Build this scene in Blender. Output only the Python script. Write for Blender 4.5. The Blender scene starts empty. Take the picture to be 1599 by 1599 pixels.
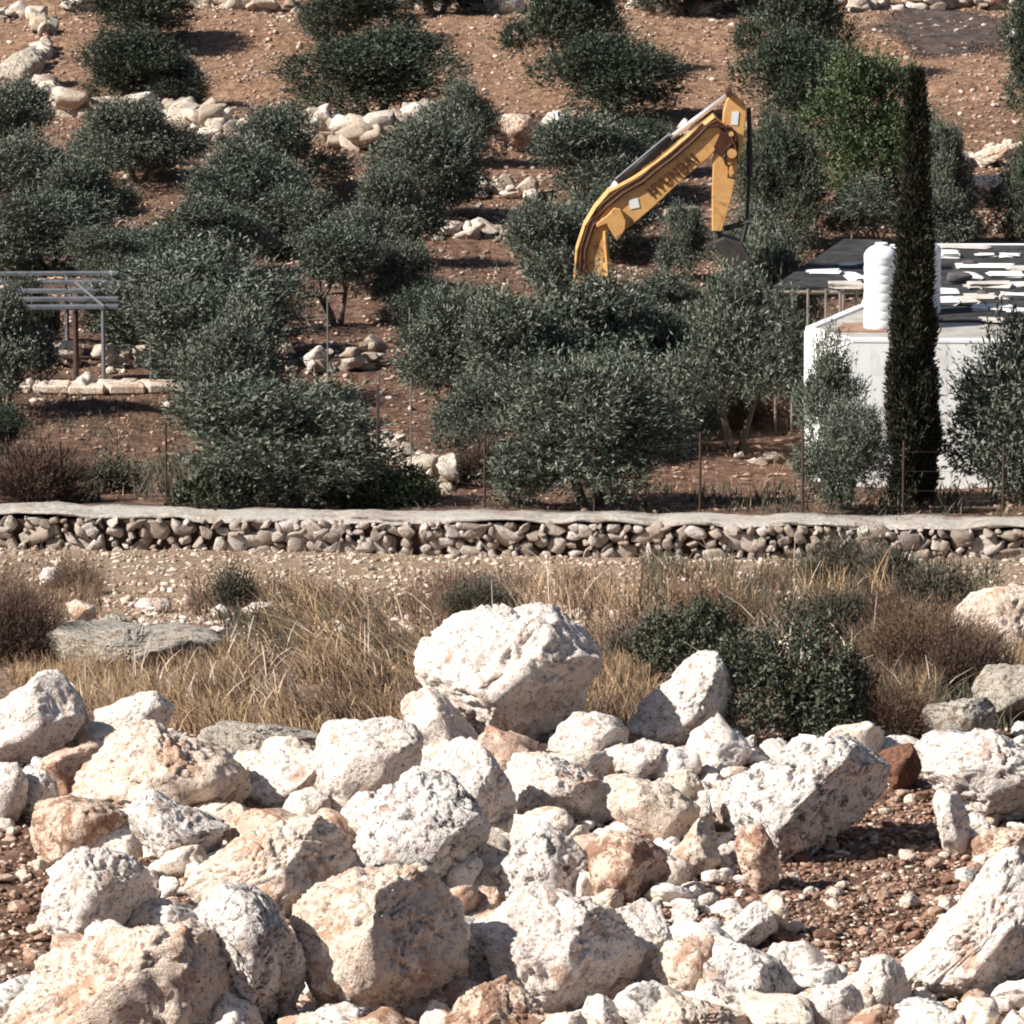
import bpy, bmesh, math, random
import numpy as np
from mathutils import Vector, Matrix

# ------------------------------------------------------------------ camera, sky, sun, exposure
S = bpy.context.scene
COL = S.collection
PITCH = math.radians(-10.0)
HALF = math.radians(4.2)
W = 1599.0
FPX = (W / 2) / math.tan(HALF)
cam_d = bpy.data.cameras.new("camera")
cam_d.lens = 18.0 / math.tan(HALF)
cam_d.sensor_width = 36.0
cam_d.clip_start = 0.5
cam_d.clip_end = 3000.0
cam = bpy.data.objects.new("camera", cam_d)
COL.objects.link(cam)
cam.location = (0, 0, 0)
cam.rotation_euler = (math.pi / 2 + PITCH, 0, 0)
S.camera = cam

SUN_EL = math.radians(38)
SUN_H = Vector((-0.93, -0.36, 0)).normalized()
TO_SUN = Vector((SUN_H.x * math.cos(SUN_EL), SUN_H.y * math.cos(SUN_EL), math.sin(SUN_EL)))
world = bpy.data.worlds.new("World")
S.world = world
world.use_nodes = True
wn = world.node_tree
sky = wn.nodes.new("ShaderNodeTexSky")
sky.sky_type = 'NISHITA'
sky.sun_disc = False
sky.sun_elevation = SUN_EL
sky.sun_rotation = math.atan2(SUN_H.x, SUN_H.y)
bg = wn.nodes["Background"]
bg.inputs[1].default_value = 0.05
wn.links.new(sky.outputs[0], bg.inputs[0])
sun_d = bpy.data.lights.new("sun", 'SUN')
sun_d.energy = 5.0
sun_d.angle = math.radians(0.5)
sun_d.color = (1.0, 0.95, 0.87)
sun = bpy.data.objects.new("sun", sun_d)
COL.objects.link(sun)
sun.location = (-60, 40, 60)
sun.rotation_euler = TO_SUN.to_track_quat('Z', 'Y').to_euler()
S.view_settings.view_transform = 'Standard'
S.view_settings.look = 'None'
S.view_settings.exposure = 0.72
S.view_settings.gamma = 1.0
S.view_settings.use_curve_mapping = False
S.render.resolution_x = 1024
S.render.resolution_y = 1024
S.cycles.filter_width = 2.0
S.cycles.max_bounces = 5
S.cycles.diffuse_bounces = 3
S.cycles.transparent_max_bounces = 4

# ------------------------------------------------------------------ projection helpers
CP, SP = math.cos(PITCH), math.sin(PITCH)
def at(px, py, D):
    """world point on the ray through photograph pixel (px, py), at ground distance D"""
    u = (px - W / 2) / FPX
    v = (W / 2 - py) / FPX
    x, y, z = u, CP - v * SP, SP + v * CP
    k = D / y
    return Vector((x * k, D, z * k))
def mpp(D):
    return D / FPX
def zrow(row, D):
    return at(W / 2, row, D).z

# ------------------------------------------------------------------ noise
def _hash(ix, iy, iz, seed):
    h = (ix.astype(np.int64) * 374761393 + iy.astype(np.int64) * 668265263 + iz.astype(np.int64) * 1274126177 + seed * 362437) & 0xffffffff
    h = ((h ^ (h >> 13)) * 1274126177) & 0xffffffff
    h = ((h ^ (h >> 16)) * 2246822519) & 0xffffffff
    return ((h ^ (h >> 15)) & 0xffff) / 65535.0
def vnoise(p, seed=0):
    i = np.floor(p); f = p - i
    f = f * f * f * (f * (f * 6 - 15) + 10)
    ix, iy, iz = i[:, 0], i[:, 1], i[:, 2]
    r = 0
    for dx in (0, 1):
        for dy in (0, 1):
            for dz in (0, 1):
                w = (f[:, 0] if dx else 1 - f[:, 0]) * (f[:, 1] if dy else 1 - f[:, 1]) * (f[:, 2] if dz else 1 - f[:, 2])
                r = r + w * _hash(ix + dx, iy + dy, iz + dz, seed)
    return r * 2 - 1
def fbm(p, seed=0, octv=4, rough=0.5):
    a, t, n = 1.0, 0, 0
    for o in range(octv):
        t = t + a * vnoise(p * (2 ** o) + 17.3 * o, seed + o)
        n += a; a *= rough
    return t / n

# ------------------------------------------------------------------ object helpers
def tag(o, label=None, cat=None, group=None, kind=None):
    if label: o["label"] = label
    if cat: o["category"] = cat
    if group: o["group"] = group
    if kind: o["kind"] = kind
    return o
def mesh_obj(name, verts, faces, mat=None, parent=None, smooth=False, mats=None, midx=None):
    me = bpy.data.meshes.new(name)
    verts = np.asarray(verts, dtype=np.float32).reshape(-1, 3)
    if isinstance(faces, np.ndarray):
        n, k = faces.shape
        me.vertices.add(len(verts)); me.vertices.foreach_set("co", verts.ravel())
        me.loops.add(n * k); me.loops.foreach_set("vertex_index", faces.astype(np.int32).ravel())
        me.polygons.add(n)
        me.polygons.foreach_set("loop_start", np.arange(0, n * k, k, dtype=np.int32))
        me.polygons.foreach_set("loop_total", np.full(n, k, dtype=np.int32))
        me.update(calc_edges=True)
    else:
        me.from_pydata([tuple(map(float, v)) for v in verts], [], faces)
        me.update()
    if mats:
        for m in mats: me.materials.append(m)
        if midx is not None: me.polygons.foreach_set("material_index", np.asarray(midx, dtype=np.int32))
    elif mat: me.materials.append(mat)
    if smooth: me.polygons.foreach_set("use_smooth", np.ones(len(me.polygons), dtype=bool))
    o = bpy.data.objects.new(name, me)
    COL.objects.link(o)
    if parent: o.parent = parent
    return o
def empty(name, loc):
    o = bpy.data.objects.new(name, None)
    o.location = loc; o.empty_display_size = 0.2
    COL.objects.link(o)
    return o
class MB:
    """collects pieces of one mesh, in world coordinates"""
    def __init__(s): s.v = []; s.f = []
    def add(s, vs, fs):
        n = len(s.v); s.v += [tuple(v) for v in vs]; s.f += [tuple(i + n for i in f) for f in fs]
    def box(s, c, size, rz=0, ry=0):
        m = Matrix.Translation(c) @ Matrix.Rotation(rz, 4, 'Z') @ Matrix.Rotation(ry, 4, 'Y')
        x, y, z = size[0] / 2, size[1] / 2, size[2] / 2
        vs = [m @ Vector((a * x, b * y, d * z)) for a in (-1, 1) for b in (-1, 1) for d in (-1, 1)]
        s.add(vs, [(0, 1, 3, 2), (4, 6, 7, 5), (0, 4, 5, 1), (2, 3, 7, 6), (0, 2, 6, 4), (1, 5, 7, 3)])
    def tube(s, pts, r, n=8, cap=True):
        pts = [Vector(p) for p in pts]
        rs = r if isinstance(r, (list, tuple)) else [r] * len(pts)
        base = len(s.v)
        for i, p in enumerate(pts):
            d = (pts[min(i + 1, len(pts) - 1)] - pts[max(i - 1, 0)]).normalized()
            a = d.cross(Vector((0, 0, 1)) if abs(d.z) < 0.9 else Vector((1, 0, 0))).normalized()
            b = d.cross(a)
            for k in range(n):
                t = 2 * math.pi * k / n
                s.v.append(tuple(p + (a * math.cos(t) + b * math.sin(t)) * rs[i]))
        for i in range(len(pts) - 1):
            for k in range(n):
                k2 = (k + 1) % n
                s.f.append((base + i * n + k, base + i * n + k2, base + (i + 1) * n + k2, base + (i + 1) * n + k))
        if cap:
            s.f.append(tuple(base + k for k in range(n))[::-1])
            s.f.append(tuple(base + (len(pts) - 1) * n + k for k in range(n)))
    def prism(s, poly, d0, d1):
        """poly = world points in a plane, extruded from offset vector d0 to d1"""
        n = len(poly)
        d0, d1 = Vector(d0), Vector(d1)
        vs = [Vector(p) + d0 for p in poly] + [Vector(p) + d1 for p in poly]
        fs = [tuple(range(n)), tuple(range(2 * n - 1, n - 1, -1))]
        fs += [(i, i + n, (i + 1) % n + n, (i + 1) % n) for i in range(n)]
        s.add(vs, fs)
    def obj(s, name, mat, parent=None, origin=None, smooth=False, bevel=0):
        v = np.array(s.v, dtype=np.float64)
        if parent is not None:
            origin = parent.matrix_world.translation if False else Vector(parent["_o"])
        if origin is None: origin = Vector((v[:, 0].mean(), v[:, 1].mean(), v[:, 2].min()))
        o = mesh_obj(name, v - np.array(origin), s.f, mat, None, smooth)
        if parent is not None: o.parent = parent
        else: o.location = origin
        bm = bmesh.new(); bm.from_mesh(o.data); bmesh.ops.recalc_face_normals(bm, faces=bm.faces)
        if bevel: bmesh.ops.bevel(bm, geom=bm.edges[:], offset=bevel, segments=1, affect='EDGES', clamp_overlap=True)
        bm.to_mesh(o.data); bm.free()
        if smooth: o.data.polygons.foreach_set("use_smooth", np.ones(len(o.data.polygons), dtype=bool))
        return o
def thing(name, loc, label, cat, group=None):
    o = empty(name, loc); o["_o"] = tuple(loc)
    return tag(o, label, cat, group)
def copy_tree(o, parent=None):
    c = o.copy(); COL.objects.link(c); c.parent = parent
    for ch in o.children: copy_tree(ch, c)
    return c

# ------------------------------------------------------------------ materials
def new_mat(name, rough=0.9):
    m = bpy.data.materials.new(name); m.use_nodes = True
    nt = m.node_tree; b = nt.nodes["Principled BSDF"]
    b.inputs["Roughness"].default_value = rough
    b.inputs["Specular IOR Level"].default_value = 0.25
    return m, nt, b
def nd(nt, t, **kw):
    n = nt.nodes.new(t)
    for k, v in kw.items(): setattr(n, k, v)
    return n
def noise(nt, vec, scale, detail=4, rough=0.55, dist=0.0):
    n = nd(nt, "ShaderNodeTexNoise"); n.inputs["Scale"].default_value = scale
    n.inputs["Detail"].default_value = detail; n.inputs["Roughness"].default_value = rough
    n.inputs["Distortion"].default_value = dist
    nt.links.new(vec, n.inputs["Vector"]); return n.outputs["Fac"]
def ramp(nt, fac, stops):
    r = nd(nt, "ShaderNodeValToRGB"); e = r.color_ramp.elements
    while len(e) < len(stops): e.new(0.5)
    for i, (p, c) in enumerate(stops):
        e[i].position = p; e[i].color = (*c, 1) if len(c) == 3 else c
    nt.links.new(fac, r.inputs[0]); return r.outputs[0]
def mixc(nt, fac, a, b, mode='MIX'):
    m = nd(nt, "ShaderNodeMix", data_type='RGBA', blend_type=mode)
    if isinstance(fac, float): m.inputs[0].default_value = fac
    else: nt.links.new(fac, m.inputs[0])
    for s, i in ((a, 6), (b, 7)):
        if isinstance(s, tuple): m.inputs[i].default_value = (*s, 1)
        else: nt.links.new(s, m.inputs[i])
    return m.outputs[2]
def bump(nt, b, h, strength, dist):
    n = nd(nt, "ShaderNodeBump"); n.inputs["Strength"].default_value = strength
    n.inputs["Distance"].default_value = dist
    nt.links.new(h, n.inputs["Height"]); nt.links.new(n.outputs[0], b.inputs["Normal"])
def G(v): return (v, v, v)

def plain(name, c, rough=0.7, var=0.15, scale=6.0, metal=0.0):
    m, nt, b = new_mat(name, rough)
    tc = nd(nt, "ShaderNodeTexCoord").outputs["Object"]
    f = noise(nt, tc, scale, 5, 0.6)
    a = tuple(x * (1 - var) for x in c); z = tuple(min(1, x * (1 + var)) for x in c)
    nt.links.new(ramp(nt, f, [(0.3, a), (0.7, z)]), b.inputs["Base Color"])
    b.inputs["Metallic"].default_value = metal
    return m
def rock_mat(name, base, dark, stain, dark_at=0.40, stain_at=0.62, sc=1.0, bd=0.032, island=False):
    m, nt, b = new_mat(name, 0.95)
    tc0 = nd(nt, "ShaderNodeTexCoord").outputs["Object"]
    oi = nd(nt, "ShaderNodeObjectInfo")
    add = nd(nt, "ShaderNodeVectorMath", operation='MULTIPLY_ADD')
    nt.links.new(oi.outputs["Random"], add.inputs[0]); add.inputs[1].default_value = (37, 51, 23)
    nt.links.new(tc0, add.inputs[2]); tc = add.outputs[0]
    n1 = noise(nt, tc, 2.2 * sc, 3, 0.5)
    n2 = noise(nt, tc, 9 * sc, 8, 0.68, 0.6)
    n3 = noise(nt, tc, 26 * sc, 5, 0.6, 0.8)
    n4 = noise(nt, tc, 3.6 * sc, 6, 0.65, 0.5)
    c0 = ramp(nt, n1, [(0.3, tuple(x * 0.85 for x in base)), (0.65, base)])
    if island:
        ri = nd(nt, "ShaderNodeNewGeometry").outputs["Random Per Island"]
        c0 = mixc(nt, 1.0, c0, ramp(nt, ri, [(0.0, (0.45, 0.40, 0.38)), (0.3, (0.75, 0.68, 0.60)), (0.6, (0.95, 0.93, 0.90)), (0.85, (1.15, 1.15, 1.15)), (1.0, (0.80, 0.68, 0.58))]), 'MULTIPLY')
    n5 = noise(nt, tc, 1.5 * sc, 5, 0.62, 1.0)
    c0 = mixc(nt, ramp(nt, n5, [(0.54, G(0)), (0.60, G(0.55))]), c0, tuple(0.55 * x + 0.45 * y for x, y in zip(dark, base)))
    c1 = mixc(nt, ramp(nt, n2, [(dark_at - 0.07, G(1)), (dark_at + 0.02, G(0))]), c0, dark)
    c2 = mixc(nt, ramp(nt, n3, [(0.36, G(0.9)), (0.43, G(0))]), c1, tuple(x * 0.6 for x in dark))
    c3 = mixc(nt, ramp(nt, n4, [(stain_at - 0.02, G(0)), (stain_at + 0.04, G(0.8))]), c2, stain)
    nt.links.new(c3, b.inputs["Base Color"])
    hm = nd(nt, "ShaderNodeMath", operation='ADD')
    nt.links.new(n2, hm.inputs[0]); nt.links.new(n3, hm.inputs[1])
    bump(nt, b, hm.outputs[0], 1.0, bd)
    return m
M_WHITE = rock_mat("white_limestone", (0.87, 0.775, 0.70), (0.36, 0.26, 0.22), (0.52, 0.34, 0.25), 0.41, 0.60)
M_CREAM = rock_mat("cream_limestone", (0.82, 0.69, 0.575), (0.36, 0.22, 0.16), (0.50, 0.30, 0.20), 0.40, 0.56)
M_GREY = rock_mat("grey_pitted_limestone", (0.84, 0.77, 0.71), (0.15, 0.12, 0.12), (0.46, 0.33, 0.26), 0.46, 0.60)
M_TAN = rock_mat("earth_stained_limestone", (0.80, 0.62, 0.49), (0.20, 0.11, 0.08), (0.27, 0.13, 0.08), 0.44, 0.52)
M_WEATH = rock_mat("weathered_field_stone", (0.60, 0.54, 0.46), (0.15, 0.11, 0.09), (0.26, 0.16, 0.10), 0.45, 0.58, 2.0)
M_BROWNROCK = rock_mat("clay_clod", (0.24, 0.12, 0.08), (0.09, 0.045, 0.03), (0.38, 0.26, 0.19), 0.42, 0.62)
M_WALL = rock_mat("wall_stone", (0.64, 0.58, 0.53), (0.16, 0.11, 0.09), (0.30, 0.18, 0.12), 0.42, 0.60, 2.5, 0.02, True)
M_TERR = rock_mat("terrace_stone", (0.78, 0.70, 0.61), (0.16, 0.11, 0.09), (0.36, 0.22, 0.15), 0.40, 0.62, 1.5, 0.03, True)
RUBM = dict(w=rock_mat("white_rubble", (0.87, 0.78, 0.70), (0.32, 0.24, 0.21), (0.46, 0.30, 0.21), 0.40, 0.64, .35, .009),
            c=rock_mat("cream_rubble", (0.80, 0.69, 0.58), (0.34, 0.22, 0.16), (0.44, 0.26, 0.17), 0.42, 0.58, .35, .009),
            g=rock_mat("grey_rubble", (0.78, 0.73, 0.68), (0.17, 0.14, 0.13), (0.40, 0.30, 0.24), 0.46, 0.62, .35, .009),
            t=rock_mat("stained_rubble", (0.62, 0.46, 0.36), (0.20, 0.11, 0.08), (0.30, 0.16, 0.10), 0.44, 0.52, .35, .009),
            b=rock_mat("brown_clod", (0.24, 0.13, 0.09), (0.09, 0.05, 0.035), (0.40, 0.28, 0.21), 0.42, 0.60, .35, .009))
ROCKM = dict(w=M_WHITE, c=M_CREAM, g=M_GREY, t=M_TAN, f=M_WEATH, b=M_BROWNROCK)

# ------------------------------------------------------------------ terrain
PROF = [(-60, None, 4.0), (0, None, -1.8), (12, None, -8.2), (30, None, -13.2), (46, None, -14.3)] + \
       [(D, r, None) for r, D in ((1599, 55), (1500, 57), (1400, 59), (1300, 61.2), (1200, 64), (1130, 66.5), (1060, 69.5), (1000, 73),
        (940, 82), (900, 93), (868, 107.45), (846, 107.8), (800, 109.1), (750, 115.5), (690, 119.5), (600, 124.5), (500, 131), (400, 138.5), (300, 146), (200, 154.5),
        (100, 163.5), (0, 174), (-120, 190))] + [(260, None, -6.0), (420, None, 20.0), (800, None, 60.0), (1500, None, 70.0)]
PY = np.array([p[0] for p in PROF], float)
PZ = np.array([zrow(p[1], p[0]) if p[1] is not None else p[2] for p in PROF])
def ground(x, y):
    x = np.atleast_1d(np.asarray(x, float)); y = np.atleast_1d(np.asarray(y, float))
    z = np.interp(y, PY, PZ)
    w = np.clip((y - 82) / 24, 0, 1) * np.clip((135 - y) / 20, 0, 1)
    z = z - 0.0125 * x * w
    p = np.stack([x, y, np.zeros_like(x)], 1)
    near = np.clip((100 - y) / 20, 0, 1)
    wallw = np.clip(np.abs(y - 108.2) / 2.0, 0, 1)
    amp = 0.10 * near + 0.13 * (1 - near)
    z = z + wallw * (amp * fbm(p * 0.55, 3, 4) + 0.035 * fbm(p * 2.6, 9, 3))
    z = z + np.clip((y - 112) / 6, 0, 1) * (0.07 * fbm(p * 1.9, 30, 3))
    fg = np.clip((70 - y) / 3, 0, 1)
    z = z + fg * 0.07 * fbm(p * 4.5, 12, 3)
    # terraces of the hillside: each steps up about 0.35 m, without changing the mean slope
    hill = np.clip((y - 126) / 8, 0, 1)
    t = (y + 1.2 * fbm(p * 0.12, 21, 2)) / 7.0
    fr = t - np.floor(t)
    z = z + hill * 0.30 * (np.clip((fr - 0.86) / 0.14, 0, 1) - fr)
    return z
def g1(x, y): return float(ground(x, y)[0])
def gpoint(px, row, lo=50.0, hi=250.0):
    """where the ray through the photograph pixel meets the ground"""
    Ds = np.linspace(lo, hi, 1500)
    u = (px - W / 2) / FPX; v = (W / 2 - row) / FPX
    yy = CP - v * SP; zz = SP + v * CP
    xs = u / yy * Ds; zs = zz / yy * Ds
    d = zs - ground(xs, Ds)
    k = np.argmax(d < 0) if (d < 0).any() else len(Ds) - 1
    k = max(k, 1)
    t = d[k - 1] / (d[k - 1] - d[k] + 1e-9)
    D = Ds[k - 1] + (Ds[k] - Ds[k - 1]) * min(max(t, 0), 1)
    return Vector((u / yy * D, D, g1(u / yy * D, D)))

def axis(core, far, n):
    g = core[-1] + (far - core[-1]) * (np.arange(1, n + 1) / n) ** 2.2
    return g
ys = np.concatenate([np.linspace(-60, 48, 40)[:-1], np.arange(48, 80, 0.10), np.arange(80, 106, 0.22), np.arange(106, 110, 0.1), np.arange(110, 190, 0.22),
                     190 + 1310 * (np.arange(0, 30) / 29) ** 2.0])
xc = np.arange(-18, 18.01, 0.14)
xs = np.concatenate([-(18 + 800 * (np.arange(1, 25) / 24) ** 2.2)[::-1], xc, 18 + 800 * (np.arange(1, 25) / 24) ** 2.2])
GX, GY = np.meshgrid(xs, ys)
GZ = ground(GX.ravel(), GY.ravel())
nx, ny = len(xs), len(ys)
idx = np.arange(nx * ny).reshape(ny, nx)
F = np.stack([idx[:-1, :-1].ravel(), idx[:-1, 1:].ravel(), idx[1:, 1:].ravel(), idx[1:, :-1].ravel()], 1)
m, nt, b = new_mat("earth", 1.0)
tc = nd(nt, "ShaderNodeTexCoord").outputs["Object"]
sep = nd(nt, "ShaderNodeSeparateXYZ"); nt.links.new(tc, sep.inputs[0])
def rng(a, z):
    r = nd(nt, "ShaderNodeMapRange"); r.inputs[1].default_value = a; r.inputs[2].default_value = z
    nt.links.new(sep.outputs[1], r.inputs[0]); return r.outputs[0]
n1 = noise(nt, tc, 0.35, 4, 0.6); n2 = noise(nt, tc, 5, 8, 0.7, 0.5); n3 = noise(nt, tc, 17, 5, 0.65, 0.6)
red = ramp(nt, n2, [(0.32, (0.05, 0.024, 0.017)), (0.5, (0.20, 0.112, 0.078)), (0.66, (0.36, 0.235, 0.17)), (0.8, (0.52, 0.41, 0.33))])
tan = ramp(nt, n2, [(0.3, (0.25, 0.16, 0.10)), (0.5, (0.46, 0.33, 0.23)), (0.7, (0.60, 0.48, 0.36))])
litter = ramp(nt, n2, [(0.34, (0.15, 0.08, 0.055)), (0.5, (0.36, 0.205, 0.128)), (0.64, (0.56, 0.38, 0.26))])
field = mixc(nt, rng(66.0, 72.0), red, tan)
grove = mixc(nt, rng(108.0, 109.0), field, red)
pn = ramp(nt, n1, [(0.42, G(0.15)), (0.58, G(1))])
hillf = nd(nt, "ShaderNodeMath", operation='MULTIPLY'); nt.links.new(rng(138.0, 156.0), hillf.inputs[0]); nt.links.new(pn, hillf.inputs[1])
mx = nd(nt, "ShaderNodeMath", operation='MAXIMUM'); nt.links.new(hillf.outputs[0], mx.inputs[0]); nt.links.new(rng(152.0, 160.0), mx.inputs[1])
c = mixc(nt, mx.outputs[0], grove, litter)
c = mixc(nt, ramp(nt, n3, [(0.36, G(0.6)), (0.46, G(0))]), c, (0.06, 0.03, 0.02))
nt.links.new(c, b.inputs["Base Color"])
hm = nd(nt, "ShaderNodeMath", operation='ADD'); nt.links.new(n2, hm.inputs[0]); nt.links.new(n3, hm.inputs[1])
bump(nt, b, hm.outputs[0], 1.0, 0.10)
M_EARTH = m
gobj = mesh_obj("ground", np.stack([GX.ravel(), GY.ravel(), GZ], 1), F, M_EARTH, smooth=True)
tag(gobj, kind="structure")

# ------------------------------------------------------------------ rocks
_ico = {}
def ico(n):
    if n not in _ico:
        bm = bmesh.new(); bmesh.ops.create_icosphere(bm, subdivisions=n, radius=1.0)
        v = np.array([x.co[:] for x in bm.verts]); f = np.array([[a.index for a in q.verts] for q in bm.faces])
        bm.free(); _ico[n] = (v / np.linalg.norm(v, axis=1)[:, None], f)
    return _ico[n]
def clip(p, n, off):
    n = np.array(n, float); n /= np.linalg.norm(n)
    d = p @ n; s = d.max(); lim = off * s
    over = np.clip(d - lim, 0, None)
    return p - np.outer(over * 0.97, n)
def rough(p, size, seed, amp=1.0):
    c = p / size
    nrm = p / (np.linalg.norm(p, axis=1)[:, None] + 1e-9)
    d = 0.085 * fbm(c * 2.1, seed, 3) + 0.035 * fbm(c * 6.0, seed + 5, 4, 0.6)
    pit = fbm(c * 9.0, seed + 11, 3, 0.6); d -= 0.045 * np.clip(pit - 0.12, 0, 1) * 4 * 0.5
    q = c + 0.25 * np.stack([fbm(c * 2.5, seed + 31, 2), fbm(c * 2.5, seed + 32, 2), fbm(c * 2.5, seed + 33, 2)], 1)
    cr = 1 - np.abs(fbm(q * 2.6, seed + 20, 4, 0.6)) * 3.2; d -= 0.09 * np.clip(cr, 0, 1) ** 3
    st = fbm(q * 3.6, seed + 41, 3) * 5; d += 0.035 * (np.floor(st) + np.clip((st - np.floor(st)) * 4, 0, 1) - st)
    d += 0.014 * fbm(c * 15.0, seed + 51, 2) + 0.028
    return p + nrm * (d * size * amp)[:, None]
def boulder(rows, mat, label, shade=0.62, cat="boulder", dep=None, group="limestone boulders heaped in the foreground", base=None, seed=None, dfac=0.85, name="boulder", faces=4, D=None):
    rows = np.array(rows, float)
    seed = seed if seed is not None else int(rows.sum()) % 9973
    rnd = random.Random(seed)
    b_row = base if base is not None else rows[:, 1].max()
    cx = (rows[:, 0].min() + rows[:, 0].max()) / 2; cy = (rows[:, 1].min() + rows[:, 1].max()) / 2
    D0 = D if D is not None else gpoint(cx, min(b_row, 1640)).y if b_row <= 1640 else 54.3
    a1 = np.roll(rows, -1, 0); cr_ = rows[:, 0] * a1[:, 1] - a1[:, 0] * rows[:, 1]
    cx = float(((rows[:, 0] + a1[:, 0]) * cr_).sum() / (3 * cr_.sum())); cy = float(((rows[:, 1] + a1[:, 1]) * cr_).sum() / (3 * cr_.sum()))
    w_px = np.ptp(rows[:, 0]); h_px = np.ptp(rows[:, 1])
    m = mpp(D0)
    dp = dep if dep is not None else dfac * 0.5 * (w_px + h_px) * m / 2
    Dc = D0 + dp * 0.55
    P = np.array([at(a, c_, Dc)[:] for a, c_ in rows])
    C = np.array(at(cx, cy, Dc)[:])
    Q = P[:, [0, 2]] - C[[0, 2]]
    npx = max(w_px, h_px)
    sub = 6 if npx > 170 else 5 if npx > 55 else 4
    v, f = ico(sub)
    th = np.arctan2(v[:, 2], v[:, 0])
    K = 360
    tg = np.linspace(-math.pi, math.pi, K, endpoint=False); R = np.zeros(K)
    for i, t in enumerate(tg):
        d = np.array([math.cos(t), math.sin(t)]); best = 0
        for k in range(len(Q)):
            a, b_ = Q[k], Q[(k + 1) % len(Q)]; e = b_ - a
            den = d[0] * e[1] - d[1] * e[0]
            if abs(den) < 1e-12: continue
            s = (a[0] * e[1] - a[1] * e[0]) / den; u_ = (a[0] * d[1] - a[1] * d[0]) / den
            if s > 0 and -1e-6 <= u_ <= 1 + 1e-6: best = max(best, s)
        R[i] = best if best > 0 else R[i - 1]
    Rv = np.interp(th, np.append(tg, math.pi), np.append(R, R[0]))
    cc = np.sqrt(v[:, 0] ** 2 + v[:, 2] ** 2)
    sc = 1.07 * np.clip(cc, 1e-6, 1) ** 0.5
    p = np.stack([Rv * np.cos(th) * sc, dp * np.sign(v[:, 1]) * np.abs(v[:, 1]) ** 0.85, Rv * np.sin(th) * sc], 1)
    if shade: p = clip(p, (0.62 + rnd.uniform(-.15, .15), -0.62, -0.45 + rnd.uniform(-.15, .1)), shade)
    p = clip(p, (-0.45 + rnd.uniform(-.2, .2), -0.75, 0.45 + rnd.uniform(-.2, .2)), 0.74)
    for k in range(faces):
        a = rnd.uniform(0, 2 * math.pi)
        p = clip(p, (math.cos(a) * 0.8, -0.75, math.sin(a) * 0.8), rnd.uniform(0.66, 0.9))
    for k in range(3):
        a = rnd.uniform(0, 2 * math.pi)
        p = clip(p, (math.cos(a), 0.5, math.sin(a)), rnd.uniform(0.75, 0.92))
    size = (w_px + h_px) / 2 * m
    p = rough(p, size * 0.55, seed)
    o = mesh_obj(name, p, f, ROCKM[mat] if isinstance(mat, str) else mat, smooth=True)
    o.location = C
    tag(o, label, cat, group)
    return o

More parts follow.
